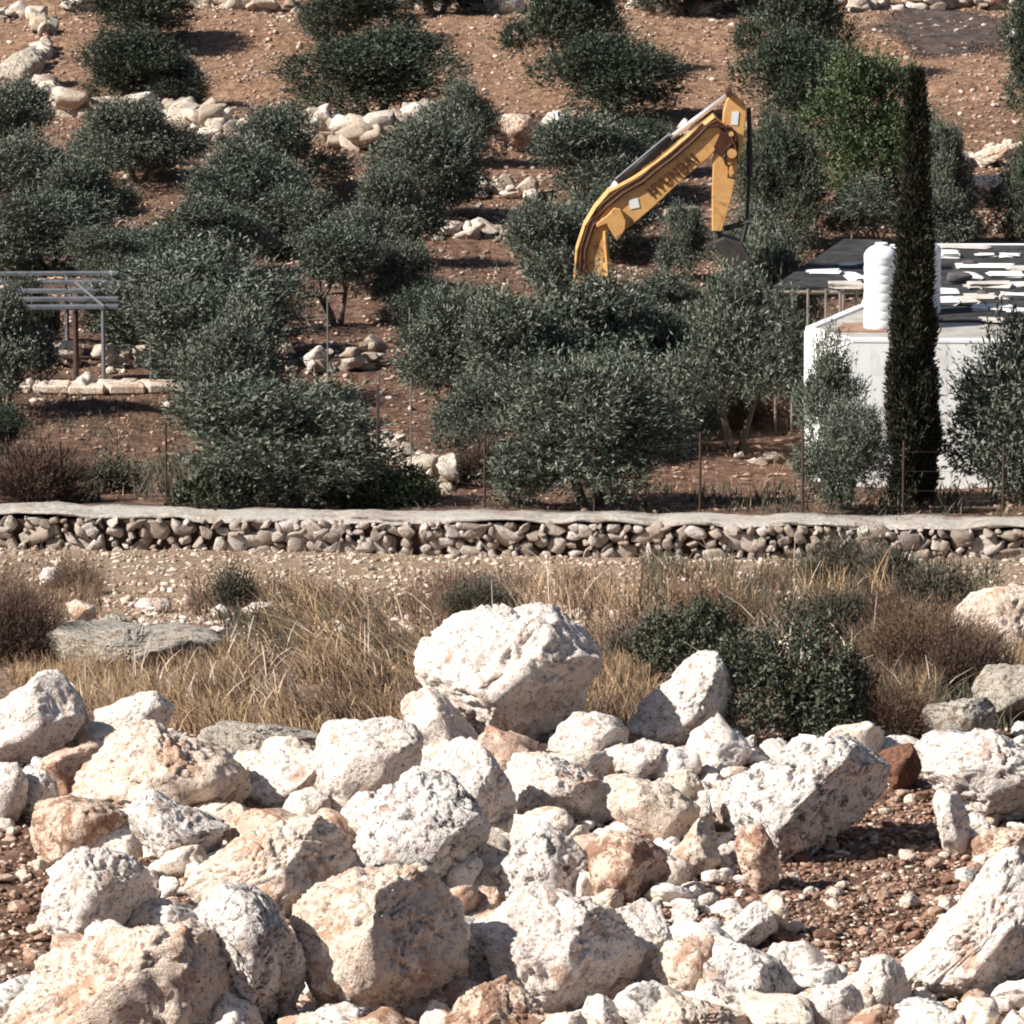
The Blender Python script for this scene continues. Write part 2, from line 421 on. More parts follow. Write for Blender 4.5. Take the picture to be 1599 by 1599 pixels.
B = [
 ([(660,1010),(690,990),(712,973),(755,962),(770,962),(808,966),(835,958),(862,960),(890,985),(900,1000),(930,1025),(926,1055),(905,1070),(895,1120),(875,1150),(850,1168),(815,1175),(770,1150),(720,1110),(690,1085),(665,1055)],'w',"big round white pitted boulder standing highest on the heap in front of the dry grass",.72,0.95),
 ([(630,1100),(645,1080),(672,1080),(690,1090),(715,1120),(745,1150),(735,1180),(700,1185),(655,1165),(635,1130)],'w',"rounded white boulder leaning against the lower left of the big round boulder",.8,.8),
 ([(1003,1105),(1035,1075),(1065,1050),(1090,1025),(1120,1025),(1132,1060),(1150,1100),(1160,1125),(1110,1150),(1070,1170),(1020,1170),(985,1135)],'w',"pointed upright boulder with a dark shaded flank beside the dark green bush",.50,.75),
 ([(862,1165),(875,1140),(900,1120),(930,1117),(955,1125),(975,1145),(972,1190),(955,1208),(935,1215),(895,1208),(870,1190)],'w',"small rounded grey-white boulder just right of the big round boulder's foot",.75,.85),
 ([(497,1150),(520,1135),(600,1130),(640,1133),(655,1160),(650,1200),(620,1230),(585,1265),(560,1290),(525,1280),(503,1230)],'w',"flat faced white block left of the big round boulder, above the pitted one",.8,.7),
 ([(676,1200),(700,1168),(730,1160),(760,1180),(785,1215),(800,1260),(808,1310),(775,1325),(750,1300),(715,1262),(690,1235)],'w',"smooth bright white boulder with a sharp brown shaded right side",.55,.9),
 ([(568,1300),(572,1255),(600,1215),(650,1205),(700,1225),(738,1262),(755,1300),(745,1340),(710,1365),(650,1390),(575,1392),(564,1345)],'g',"grey pitted block in the middle of the heap with dark cavities along its top",.7,.8),
 ([(466,1430),(500,1398),(560,1375),(640,1367),(690,1372),(705,1400),(717,1460),(722,1520),(705,1560),(650,1588),(590,1605),(530,1595),(505,1560),(480,1500)],'c',"largest cream boulder at the bottom middle with a wide brown shaded lower flank",.56,.9),
 ([(790,1200),(812,1185),(850,1185),(900,1205),(945,1225),(968,1275),(960,1300),(890,1295),(840,1290),(808,1280),(795,1250)],'w',"white topped boulder with a flat brown shaded front face right of centre",.50,.9),
 ([(950,1225),(990,1222),(1040,1230),(1085,1262),(1080,1290),(1045,1320),(1010,1325),(975,1290),(955,1260)],'c',"smooth cream slab tilted towards the viewer right of the brown shaded boulder",.85,.7),
 ([(1112,1240),(1160,1210),(1215,1190),(1260,1170),(1290,1158),(1325,1157),(1345,1180),(1378,1205),(1378,1240),(1345,1275),(1290,1310),(1215,1350),(1190,1335),(1160,1290),(1135,1285)],'g',"long grey-white pitted boulder lying aslant above the patch of red soil",.56,.8),
 ([(1435,1170),(1480,1168),(1530,1148),(1550,1148),(1580,1168),(1625,1190),(1625,1275),(1575,1285),(1530,1265),(1480,1240),(1445,1215)],'w',"wide white boulder at the right edge above the upright white splinter",.68,.8),
 ([(1455,1235),(1495,1240),(1510,1280),(1512,1325),(1490,1340),(1474,1325),(1464,1280)],'w',"upright white splinter of rock stuck in the red soil under the wide boulder",.85,.7),
 ([(1405,1515),(1440,1492),(1500,1430),(1535,1375),(1575,1335),(1640,1310),(1640,1490),(1560,1535),(1500,1555),(1445,1560),(1412,1545)],'w',"huge white boulder rising to the right edge below the red soil",.60,.9),
 ([(745,1452),(780,1440),(812,1405),(850,1398),(905,1415),(960,1430),(985,1455),(1000,1490),(990,1530),(940,1560),(880,1592),(810,1580),(785,1545),(775,1490)],'w',"broad white cracked boulder at the bottom right of the large cream one",.56,.85),
 ([(1020,1500),(1045,1475),(1080,1468),(1110,1468),(1105,1510),(1092,1560),(1070,1570),(1032,1540)],'c',"cream boulder of rounded lobes right of the broad cracked boulder",.72,.8),
 ([(1110,1495),(1140,1475),(1180,1490),(1215,1505),(1240,1540),(1215,1590),(1160,1600),(1115,1580),(1105,1530)],'g',"grey knobbly boulder with deep dark clefts at the bottom right",.62,.8),
 ([(770,1365),(795,1345),(815,1310),(840,1293),(870,1300),(905,1320),(925,1350),(930,1390),(890,1410),(840,1412),(790,1400)],'g',"knobbly grey-white boulder with a dark right side under the brown shaded one",.60,.85),
 ([(1035,1355),(1060,1325),(1090,1285),(1108,1268),(1115,1300),(1122,1345),(1100,1370),(1062,1368)],'c',"clean triangular cream stone pointing upwards left of the long pitted boulder",.85,.6),
 ([(920,1325),(955,1305),(1000,1310),(1035,1335),(1045,1375),(1015,1410),(975,1420),(935,1395)],'t',"reddish cream boulder with a crumbly pitted top left of the triangular stone",.75,.85),
 ([(-30,1125),(5,1098),(35,1085),(60,1060),(88,1055),(108,1080),(126,1110),(128,1150),(95,1180),(40,1200),(-30,1195)],'w',"tall bright boulder at the left edge with a dark notch at its upper right",.60,.8),
 ([(150,1112),(180,1105),(205,1092),(240,1076),(258,1095),(272,1110),(262,1130),(215,1145),(170,1160),(152,1140)],'w',"bright white elongated boulder left of the grass with a dark hollow to its right",.72,.8),
 ([(112,1225),(140,1190),(170,1160),(200,1145),(240,1140),(290,1165),(345,1180),(378,1210),(380,1245),(350,1268),(290,1285),(210,1290),(150,1270)],'c',"wide rough cream boulder streaked with red earth in the left of the heap",.74,.85),
 ([(203,1290),(220,1245),(240,1240),(275,1262),(320,1275),(350,1290),(350,1320),(315,1345),(270,1350),(230,1325)],'g',"pointed grey-cream stone with a dark green underside below the wide rough boulder",.6,.8),
 ([(330,1278),(370,1252),(395,1270),(408,1292),(395,1308),(350,1318)],'c',"small lumpy cream stone tucked under the right end of the wide rough boulder",.7,.8),
 ([(50,1300),(62,1258),(110,1250),(160,1258),(195,1280),(200,1325),(150,1345),(90,1342),(58,1325)],'t',"red stained hollow boulder below left of the wide rough boulder",.55,.8),
 ([(-30,1200),(25,1195),(38,1215),(38,1260),(18,1288),(-30,1290)],'w',"white boulder cut by the left edge above the dark gravelly bank",.72,.8),
 ([(28,1215),(45,1197),(80,1205),(90,1250),(60,1285),(35,1270)],'g',"small grey-white block beside the boulder cut by the left edge",.8,.8),
 ([(75,1400),(105,1345),(118,1332),(160,1332),(205,1352),(250,1405),(205,1425),(170,1465),(100,1475),(62,1450)],'w',"white boulder with a grey slanted roof-like right side in the lower left",.58,.8),
 ([(285,1400),(330,1350),(400,1310),(450,1290),(490,1282),(520,1310),(545,1345),(525,1375),(480,1400),(455,1435),(420,1415),(370,1440),(300,1440)],'c',"long pale boulder sloping up to a reddish pitted peak left of the grey pitted block",.72,.85),
 ([(-20,1600),(30,1545),(90,1485),(150,1465),(200,1452),(270,1438),(330,1452),(352,1500),(362,1560),(380,1640),(-20,1660)],'c',"very large cream boulder filling the bottom left corner",.68,.6),
 ([(300,1412),(345,1393),(400,1398),(430,1430),(460,1480),(478,1560),(470,1600),(420,1620),(380,1580),(352,1500),(330,1455)],'g',"grey boulder with a black shaded speckled flank beside the largest cream boulder",.42,.8),
 ([(183,1432),(200,1410),(235,1405),(262,1408),(275,1430),(240,1450),(198,1458)],'c',"small cream stone wedged above the very large corner boulder",.72,.8),
 ([(380,1205),(415,1175),(455,1170),(497,1180),(500,1210),(470,1245),(440,1278),(410,1265),(385,1235)],'w',"blue-white boulder with a dotted grey rim behind the bright white knob",.78,.7),
 ([(438,1275),(455,1242),(485,1232),(512,1245),(520,1290),(480,1300),(445,1292)],'w',"bright white rounded knob of rock between two pale boulders",.9,.8),
 ([(305,1145),(350,1135),(420,1140),(490,1150),(500,1185),(430,1180),(380,1195),(330,1180)],'f',"low grey flat rock at the edge of the dry grass behind the heap",.8,1.2),
 ([(965,1195),(980,1168),(1005,1158),(1035,1165),(1025,1215),(990,1224),(968,1218)],'w',"curled white stone with a brown hollow under the pointed upright boulder",.6,.8),
 ([(1030,1225),(1050,1205),(1080,1205),(1100,1235),(1085,1255),(1050,1250)],'c',"smooth cream pebble-like stone wedged above the tilted cream slab",.8,.8),
 ([(1082,1165),(1090,1145),(1108,1138),(1120,1150),(1112,1175),(1092,1180)],'c',"yellowish rounded stone at the foot of the pointed upright boulder",.8,.8),
 ([(1115,1230),(1135,1215),(1152,1240),(1148,1270),(1128,1290),(1115,1262)],'w',"small bright wedge at the left end of the long pitted boulder",.85,.8),
 ([(1090,1240),(1105,1235),(1112,1270),(1106,1300),(1097,1290)],'w',"thin upright white sliver left of the small bright wedge",.85,.8),
 ([(1335,1540),(1350,1505),(1380,1495),(1410,1515),(1422,1555),(1400,1580),(1360,1580),(1338,1570)],'w',"rounded white stone at the lower tip of the huge right boulder",.66,.85),
 ([(1240,1560),(1280,1545),(1335,1538),(1345,1570),(1340,1610),(1260,1620),(1235,1590)],'w',"flat topped white stone at the bottom edge under the red soil",.8,.8),
 ([(1050,1448),(1062,1420),(1078,1410),(1090,1425),(1080,1450),(1066,1475),(1050,1470)],'w',"small white finger of rock standing on top of the cream lobed boulder",.85,.8),
 ([(1105,1468),(1140,1445),(1180,1412),(1205,1420),(1210,1450),(1175,1478),(1130,1490)],'g',"rough grey-white stone lying aslant against the brown soil slope",.72,.8),
 ([(1200,1408),(1218,1398),(1230,1410),(1230,1448),(1218,1462),(1205,1440)],'c',"little upright cream stone at the left edge of the red soil",.8,.7),
 ([(983,1600),(1005,1570),(1035,1545),(1060,1560),(1110,1575),(1170,1590),(1200,1640),(980,1640)],'c',"cream boulder cut by the bottom edge under the lobed boulder",.85,.7),
 ([(685,1610),(715,1575),(745,1545),(790,1535),(830,1565),(860,1590),(870,1640),(690,1650)],'t',"brown speckled boulder cut by the bottom edge beside the largest cream boulder",.85,.7),
 ([(905,1590),(910,1558),(935,1555),(965,1570),(975,1640),(905,1640)],'w',"small white block at the bottom edge under the broad cracked boulder",.85,.7),
 ([(725,1490),(742,1452),(765,1455),(780,1500),(795,1540),(770,1560),(730,1550)],'g',"smooth slate grey stone in the dark gap left of the broad cracked boulder",.45,.7),
 ([(950,1430),(985,1405),(1030,1420),(1045,1470),(1030,1530),(1000,1545),(975,1500)],'w',"white rock behind the right shoulder of the broad cracked boulder",.6,.8),
 ([(505,1372),(520,1356),(550,1352),(568,1368),(562,1390),(520,1395)],'c',"small cream stone on the upper left rim of the largest cream boulder",.85,.8),
 ([(735,1410),(750,1385),(775,1388),(790,1410),(775,1432),(745,1430)],'t',"small reddish banded stone left of the knobbly grey-white boulder",.8,.8),
 ([(1440,1130),(1450,1105),(1490,1100),(1535,1092),(1552,1110),(1548,1150),(1500,1165),(1455,1160)],'f',"grey-white angular rock behind the wide boulder at the right",.6,.8),
 ([(1375,1180),(1395,1162),(1425,1165),(1438,1200),(1430,1232),(1400,1235),(1380,1210)],'b',"dark brown clod of earth between the long pitted and the wide boulders",.6,.8),
 ([(945,1290),(965,1282),(995,1285),(1020,1305),(1000,1318),(960,1312)],'b',"reddish brown clod under the tilted cream slab",.8,.8),
 ([(1505,1325),(1540,1300),(1600,1295),(1630,1310),(1620,1340),(1560,1345),(1525,1340)],'t',"flat cream ledge at the right edge between two big boulders",.9,.8),
 ([(288,1372),(292,1352),(308,1345),(320,1358),(316,1378),(300,1385)],'c',"tiny cube-like cream stone in the dark hollow left of the long pale boulder",.85,.8),
 ([(1190,1290),(1210,1330),(1215,1385),(1190,1395),(1165,1370),(1150,1320),(1165,1290)],'t',"brownish wedge of rock under the left end of the long pitted boulder",.8,.8),
 ([(1045,1400),(1085,1385),(1105,1400),(1070,1415)],'w',"small flat white flake right below the triangular cream stone",.9,.8),
 ([(585,1240),(600,1270),(570,1330),(540,1300),(535,1270),(560,1240)],'w',"white leg of rock running down beside the grey pitted block",.9,.6),
 ([(440,1595),(500,1585),(560,1600),(560,1650),(440,1650)],'c',"pale stone cut by the bottom edge below the largest cream boulder",.9,.7),
 ([(1400,1600),(1440,1570),(1500,1580),(1520,1640),(1400,1640)],'w',"white stone cut by the bottom edge under the huge right boulder",.9,.7),
 ([(130,1150),(118,1115),(95,1075),(110,1068),(125,1090),(140,1130),(142,1150)],'g',"dark grey thin stone in the notch of the tall left boulder",.5,.8),
]
for rows, mt, lab, sh, df in B:
    boulder(rows, mt, lab, shade=sh, dfac=df)
# ledges and stones in the field behind the heap
FIELD = [
 ([(1495,960),(1520,938),(1560,930),(1640,925),(1640,1000),(1560,1015),(1520,1005),(1500,985)],'c',"smooth pale ledge of rock at the right edge beyond the brown bush",2.0),
 ([(1520,1075),(1545,1048),(1640,1045),(1640,1125),(1570,1120),(1530,1100)],'f',"pale flat ledge at the right edge just behind the boulder heap",1.5),
 ([(70,1000),(100,978),(150,985),(230,995),(290,990),(340,1000),(310,1025),(230,1035),(120,1025)],'f',"long low grey ledge breaking the ground left of the grass",1.6),
 ([(285,1000),(320,985),(352,978),(358,990),(330,1005),(295,1012)],'w',"white slanting stone at the right end of the long low ledge",1.0),
 ([(62,900),(70,888),(90,886),(102,900),(95,918),(72,918)],'w',"single white stone in the straw field near the dark dead shrub",1.0),
 ([(105,945),(120,938),(145,948),(150,965),(120,972)],'c',"pale stone lying above the left end of the long low ledge",1.0),
 ([(205,948),(225,935),(262,938),(265,952),(230,956)],'w',"flat white stone alone in the bare field above the ledge",1.0),
 ([(150,972),(175,960),(205,972),(215,985),(170,985)],'f',"grey stone lying just above the middle of the long low ledge",1.0),
 ([(330,952),(345,945),(362,955),(355,968),(335,966)],'w',"small white stone left of the little grey-green shrub's foot",1.0),
 ([(372,955),(395,942),(425,943),(420,960),(385,968)],'w',"white stone right of the little grey-green shrub's foot",1.0),
 ([(1218,1005),(1235,988),(1258,1000),(1250,1020),(1228,1018)],'c',"pale stone on top of the dark green bush's right shoulder",1.0),
 ([(1240,1025),(1265,1012),(1300,1035),(1310,1060),(1270,1055)],'f',"cracked pale rock between the dark green bush and the brown thicket",1.0),
 ([(520,985),(535,975),(550,985),(545,998),(525,998)],'w',"white stone half buried in the leaning dry grass",1.0),
 ([(600,940),(608,932),(618,938),(614,946)],'w',"tiny white stone at the upper edge of the dry grass",1.0),
]
for rows, mt, lab, df in FIELD:
    boulder(rows, mt, lab, shade=.85, dfac=df, group="stones in the field behind the heap", name="field_stone", cat="rock")
# boulders on the hillside
HILLB = [
 ([(190,168),(195,156),(215,152),(238,158),(243,172),(215,178)],'w',"round white boulder on the terrace wall above the olives at the left"),
 ([(772,205),(778,182),(800,178),(825,184),(836,205),(830,232),(800,240),(778,232)],'t',"brown mottled boulder standing on the terrace edge in the middle"),
 ([(834,225),(838,200),(855,182),(872,176),(888,182),(880,205),(865,220),(850,238),(838,240)],'w',"pale leaning boulder right beside the brown mottled one"),
 ([(0,105),(20,88),(50,75),(68,90),(62,115),(40,140),(15,138),(-5,125)],'f',"white-veined rock outcrop at the upper left edge"),
 ([(1510,255),(1530,238),(1560,228),(1590,225),(1600,240),(1560,245),(1530,262)],'c',"long pale rock lying aslant by the right edge of the hillside"),
 ([(998,605),(1005,594),(1018,590),(1028,600),(1026,616),(1008,620)],'w',"white stone seen in a gap between the front olives"),
 ([(1572,45),(1580,35),(1588,48),(1584,66),(1574,62)],'w',"upright white stone near the top right corner"),
]
for rows, mt, lab in HILLB:
    boulder(rows, mt, lab, shade=.8, dfac=1.0, group="boulders on the hillside terraces", name="hillside_boulder", cat="boulder")

# medium rubble filling the gaps: shared meshes, individual objects
def small_rock(seed, sub=3, amp=1.3, flat=0.8):
    rnd = random.Random(seed)
    v, f = ico(sub); p = np.sign(v) * np.abs(v) ** 0.6
    for k in range(9):
        n = np.array([rnd.gauss(0, 1) for _ in range(3)]); p = clip(p, n, rnd.uniform(0.6, 0.85))
    p[:, 0] *= rnd.uniform(0.8, 1.25); p[:, 2] *= rnd.uniform(0.6, 0.95) * flat; p[:, 1] *= rnd.uniform(0.8, 1.1)
    return rough(p, 1.0, seed * 31 % 997, amp), f
RUB = {}
def rubble_mesh(k, mt):
    if (k, mt) not in RUB:
        v, f = small_rock(k + 100, 4)
        me = bpy.data.meshes.new("rubble_stone")
        me.from_pydata(v.tolist(), [], f.tolist()); me.materials.append(RUBM[mt])
        me.polygons.foreach_set("use_smooth", np.ones(len(me.polygons), dtype=bool))
        RUB[(k, mt)] = me
    return RUB[(k, mt)]
LAB = dict(w="white stone among the rubble between the boulders", c="cream stone among the rubble between the boulders",
           g="grey pitted stone among the rubble between the boulders", t="earth stained stone among the rubble between the boulders",
           b="brown clod among the rubble between the boulders")
def in_soil(px, py): return 1170 < px < 1500 and 1240 < py < 1525 and (px - 1190) / 290 + 0.2 > (1400 - py) / 300
def inside(poly, x, y):
    c = False; j = len(poly) - 1
    for i in range(len(poly)):
        if (poly[i][1] > y) != (poly[j][1] > y) and x < (poly[j][0] - poly[i][0]) * (y - poly[i][1]) / (poly[j][1] - poly[i][1]) + poly[i][0]: c = not c
        j = i
    return c
BP = [(np.array(r_[0]), max(q_[1] for q_ in r_[0])) for r_ in B]
rr = random.Random(77)
cnt = tries = 0
placed = []
while cnt < 295 and tries < 60000:
    tries += 1
    px = rr.uniform(-30, 1630); py = rr.uniform(1150, 1660)
    soil = in_soil(px, py) or (px < 90 and 1300 < py < 1560)
    if 270 < px < 500 and py < 1190: continue
    r = (50 - 36 * min(1, cnt / 190.0)) * rr.uniform(.8, 1.1) if not soil else rr.uniform(5, 13)
    if r > 24 and (py < 1185 or (px > 1050 and 1200 < py < 1500)): continue
    if soil and rr.random() < 0.7: continue
    cy = py - r * 0.75
    bad = False
    for poly_, bs in BP:
        k_ = sum(inside(poly_, px + dx_ * r, cy + dy_ * r) for dx_, dy_ in ((0, 0), (.6, 0), (-.6, 0), (0, -.55), (0, .5)))
        if k_ and bs < py and (k_ > 1 or inside(poly_, px, cy)): bad = True; break
        if k_ == 5: bad = True; break
    if bad: continue
    if any((px - a_) ** 2 + ((cy - b_) * 1.1) ** 2 < (0.60 * (r + c_)) ** 2 for a_, b_, c_ in placed): continue
    placed.append((px, cy, r))
    mt = rr.choice('wwwccgtt') if not soil else rr.choice('ctb')
    P = gpoint(px, py, 50, 80); mm = mpp(P.y)
    o = bpy.data.objects.new("rubble_stone", rubble_mesh(rr.randrange(12), mt)); COL.objects.link(o)
    s = r * mm * 1.3
    o.scale = (s, s, s); o.rotation_euler = (rr.uniform(-.5, .5), rr.uniform(-.5, .5), rr.uniform(0, 6.28))
    o.location = (P.x, P.y + s * .5, P.z + s * 0.45)
    tag(o, LAB[mt], "stone", "rubble stones between the boulders")
    cnt += 1
print("rubble", cnt)
#@@SMALL
# gravel and clods: thousands, as stuff
def scatter(name, mat, n, sampler, rmin, rmax, seed, sink=0.2, nvar=6, sub=1, power=2.0):
    rn = np.random.RandomState(seed)
    V, Fc, off = [], [], 0
    tpl = []
    for k in range(nvar):
        rnd = random.Random(seed * 7 + k); v, f = ico(sub); p = v.copy()
        for q in range(5): p = clip(p, [rnd.gauss(0, 1) for _ in range(3)], rnd.uniform(0.55, 0.85))
        tpl.append((p * np.array([rnd.uniform(.8, 1.7), rnd.uniform(.5, 1.1), rnd.uniform(.3, .8)]), f))
    pts = sampler(rn, n)
    zz = ground(pts[:, 0], pts[:, 1])
    for i in range(len(pts)):
        p, f = tpl[i % nvar]
        s = rmin + (rmax - rmin) * rn.rand() ** power
        a, b_ = rn.rand() * 6.28, rn.randn() * 0.4
        ca, sa, cb, sb = math.cos(a), math.sin(a), math.cos(b_), math.sin(b_)
        R = np.array([[ca, -sa, 0], [sa, ca, 0], [0, 0, 1]]) @ np.array([[1, 0, 0], [0, cb, -sb], [0, sb, cb]])
        V.append(p @ R.T * s + np.array([pts[i, 0], pts[i, 1], zz[i] + s * sink])); Fc.append(f + off); off += len(p)
    o = mesh_obj(name, np.concatenate(V), np.concatenate(Fc), mat)
    tag(o, kind="stuff"); return o
def px_sampler(x0, x1, y0, y1, test=None, lo=50, hi=240):
    def f(rn, n):
        # rejection in ground space, uniform in pixels
        out = []
        Ds = np.linspace(lo, hi, 800)
        while len(out) < n:
            px, py = rn.uniform(x0, x1), rn.uniform(y0, y1)
            if test and not test(px, py): continue
            D = np.interp(-py, -PR, PRD)
            u = (px - W / 2) / FPX; v = (W / 2 - py) / FPX
            out.append((u / (CP - v * SP) * D, D))
        return np.array(out)
    return f
PR = np.array([p[1] for p in PROF if p[1] is not None], float); PRD = np.array([p[0] for p in PROF if p[1] is not None], float)
scatter("small_rubble", RUBM['w'], 2400, px_sampler(-60, 1660, 1165, 1640, lambda a, b_: not in_soil(a, b_) and not (a < 90 and 1300 < b_ < 1560)), 0.03, 0.12, 17, sub=2, power=1.5)
scatter("small_brown_rubble", RUBM['t'], 900, px_sampler(-60, 1660, 1165, 1640, lambda a, b_: not in_soil(a, b_)), 0.03, 0.10, 18, sub=2, power=1.5)
M_CLOD = plain("soil_clod", (0.20, 0.115, 0.08), 1.0, 0.6, 3.0)
M_GRAVEL = plain("pale_gravel", (0.56, 0.46, 0.38), 1.0, 0.35, 4.0)
M_PINK = plain("pinkish_gravel", (0.34, 0.23, 0.175), 1.0, 0.4, 4.0)
scatter("soil_clods", M_CLOD, 9000, px_sampler(-60, 1660, 1150, 1640), 0.012, 0.05, 1)
scatter("pinkish_gravel", M_PINK, 9000, px_sampler(-60, 1660, 1150, 1640), 0.010, 0.045, 2)
scatter("pale_gravel", M_GRAVEL, 4500, px_sampler(-60, 1660, 1140, 1640, lambda a, b_: not in_soil(a, b_)), 0.010, 0.045, 3)
scatter("soil_patch_gravel", M_GRAVEL, 800, px_sampler(1190, 1500, 1260, 1520, in_soil), 0.012, 0.05, 31)
scatter("soil_patch_chips", plain("rosy_chips", (0.27, 0.16, 0.115), 1.0, .4, 4.0), 3000, px_sampler(1190, 1500, 1260, 1520, in_soil), 0.012, 0.045, 32)
scatter("field_gravel", M_GRAVEL, 7000, px_sampler(-80, 1680, 868, 1000), 0.02, 0.07, 4)
scatter("field_clods", M_PINK, 5000, px_sampler(-80, 1680, 862, 1040), 0.02, 0.07, 5)
scatter("grove_stones", M_PINK, 6000, px_sampler(-150, 1750, 420, 796), 0.02, 0.08, 6)
scatter("hill_litter", M_PINK, 14000, px_sampler(-150, 1750, -60, 420), 0.02, 0.085, 7)
scatter("hill_stones", M_GRAVEL, 3500, px_sampler(-150, 1750, -60, 640), 0.02, 0.10, 8)

# ------------------------------------------------------------------ front drystone wall with its pale capping
def stone_pack(rn, placements, mb_v, mb_f, tpls, off):
    for (c, sx, sy, sz) in placements:
        p, f = tpls[rn.randint(len(tpls))]
        a, t = rn.uniform(-.5, .5), rn.randn() * .35
        R = np.array([[math.cos(t), 0, math.sin(t)], [0, 1, 0], [-math.sin(t), 0, math.cos(t)]])
        if rn.rand() < .5: p = p * np.array([-1, 1, 1]); f = f[:, ::-1]
        mb_v.append((p * np.array([sx, sy, sz])) @ R.T + np.array(c)); mb_f.append(f + off[0]); off[0] += len(p)
def block_rock(seed):
    rnd = random.Random(seed); v, f = ico(3); p = np.sign(v) * np.abs(v) ** 0.38
    p = p @ np.array([[1, rnd.uniform(-.2, .2), rnd.uniform(-.35, .35)], [0, 1, 0], [rnd.uniform(-.4, .4), 0, 1]])
    p[:, 0] *= 1 + rnd.uniform(-.3, .3) * p[:, 2]
    for k in range(5): p = clip(p, [rnd.gauss(0, 1), -abs(rnd.gauss(0, 1)), rnd.gauss(0, 1)], rnd.uniform(0.55, 0.8))
    p = p / np.abs(p).max(0)
    return p + unit_(p) * (0.10 * fbm(p * 3, seed, 3))[:, None], f
def unit_(a): return a / (np.linalg.norm(a, axis=1)[:, None] + 1e-9)
WT = [block_rock(900 + k) for k in range(14)]
def stones_mesh(name, placements, mat, parent, seed, tpls=None):
    rn = np.random.RandomState(seed); v, f, off = [], [], [0]
    stone_pack(rn, placements, v, f, tpls or WT, off)
    o = mesh_obj(name, np.concatenate(v) - np.array(parent["_o"]), np.concatenate(f), mat, smooth=False)
    o.parent = parent; return o
WY = 107.35
zfoot = lambda x: zrow(868, WY) - 0.0125 * x
ztop = lambda x: zrow(816, WY + .1) - 0.0125 * x
wall = thing("retaining_wall", (0, WY, zfoot(0)), "long low drystone wall with pale capping crossing the whole valley floor", "wall")
rn = np.random.RandomState(5)
pl = []
x = -22.0
while x < 22:
    h = ztop(x) - zfoot(x)
    z = -0.06
    w = rn.uniform(0.10, 0.26)
    while z < h - 0.05:
        sz = rn.choice([rn.uniform(0.03, 0.06), rn.uniform(.06, .10), rn.uniform(.09, .16)]); sz = min(sz, max(.03, (h - z) / 1.9)); sx = max(.04, sz * rn.uniform(.8, 2.1))
        pl.append(((x + rn.uniform(-.07, .07), WY + rn.uniform(-.04, .05), zfoot(x) + z + sz), sx, 0.12, sz * 1.02))
        z += sz * 1.75
    x += w * 1.0
for k in range(150):
    x = rn.uniform(-22, 22); pl.append(((x, WY - rn.uniform(.1, .45), zfoot(x) - 0.03), rn.uniform(.06, .18), .1, rn.uniform(.04, .1)))
stones_mesh("stonework", pl, M_WALL, wall, 6)
mb = MB(); n = 60
for i in range(n):
    x0 = -22 + 44 * i / n; x1 = -22 + 44 * (i + 1) / n; xm = (x0 + x1) / 2
    mb.add([(x0, WY + .07, zfoot(x0) - .3), (x1, WY + .07, zfoot(x1) - .3), (x1, WY + .07, ztop(x1) - .03), (x0, WY + .07, ztop(x0) - .03)], [(0, 1, 2, 3)])
M_DARKEARTH = plain("earth_core", (0.07, 0.045, 0.035), 1.0, 0.4, 5)
mb.obj("core", M_DARKEARTH, wall)
# capping: a rough sheet with an uneven lip
nxx = 500; cx = np.linspace(-22, 22, nxx); rows_ = []
prof = [(-0.05, -0.10), (-0.07, -0.03), (-0.02, 0.02), (0.25, 0.03), (0.6, 0.0), (0.95, 0.02), (1.25, 0.03), (1.32, -0.15)]
Vc = []
for j, (dy, dz) in enumerate(prof):
    p = np.stack([cx, np.full(nxx, j * 3.1), np.zeros(nxx)], 1)
    yy = WY + 0.12 + dy + 0.16 * fbm(p * 1.5, 40 + (0 if j < 3 else 3), 4) * (1 if j < 6 else 1.6)
    zt = np.array([zrow(813, WY + .1)]) - 0.0125 * cx + dz + 0.03 * fbm(p * 0.9, 50, 3) + 0.012 * fbm(p * 5, 52, 2)
    zt += 0.07 * fbm(np.stack([cx * 1.7, np.zeros(nxx), np.zeros(nxx)], 1), 57, 4) * (1 if j < 4 else .4)
    if j < 2: zt += 0.03 * (2 - j)
    zt += (zrow(797, 108.9) - zrow(813, 107.45)) * np.clip(dy / 1.25, 0, 1)
    Vc.append(np.stack([cx, yy, zt], 1))
Vc = np.concatenate(Vc); I = np.arange(len(prof) * nxx).reshape(len(prof), nxx)
Fcp = np.stack([I[:-1, :-1].ravel(), I[:-1, 1:].ravel(), I[1:, 1:].ravel(), I[1:, :-1].ravel()], 1)
M_CAP, nt, b = new_mat("chalky_capping", 1.0)
tc = nd(nt, "ShaderNodeTexCoord").outputs["Object"]
n1 = noise(nt, tc, 1.6, 6, 0.7, .4); n2 = noise(nt, tc, 12, 6, 0.7)
c = ramp(nt, n2, [(0.3, (0.33, 0.28, 0.24)), (0.5, (0.52, 0.475, 0.42)), (0.7, (0.66, 0.61, 0.54))])
nt.links.new(mixc(nt, ramp(nt, n1, [(0.52, G(0)), (0.64, G(0.75))]), c, (0.30, 0.22, 0.165)), b.inputs["Base Color"])
bump(nt, b, n2, 1.0, 0.05)
o = mesh_obj("capping", Vc - np.array(wall["_o"]), Fcp, M_CAP, smooth=True); o.parent = wall

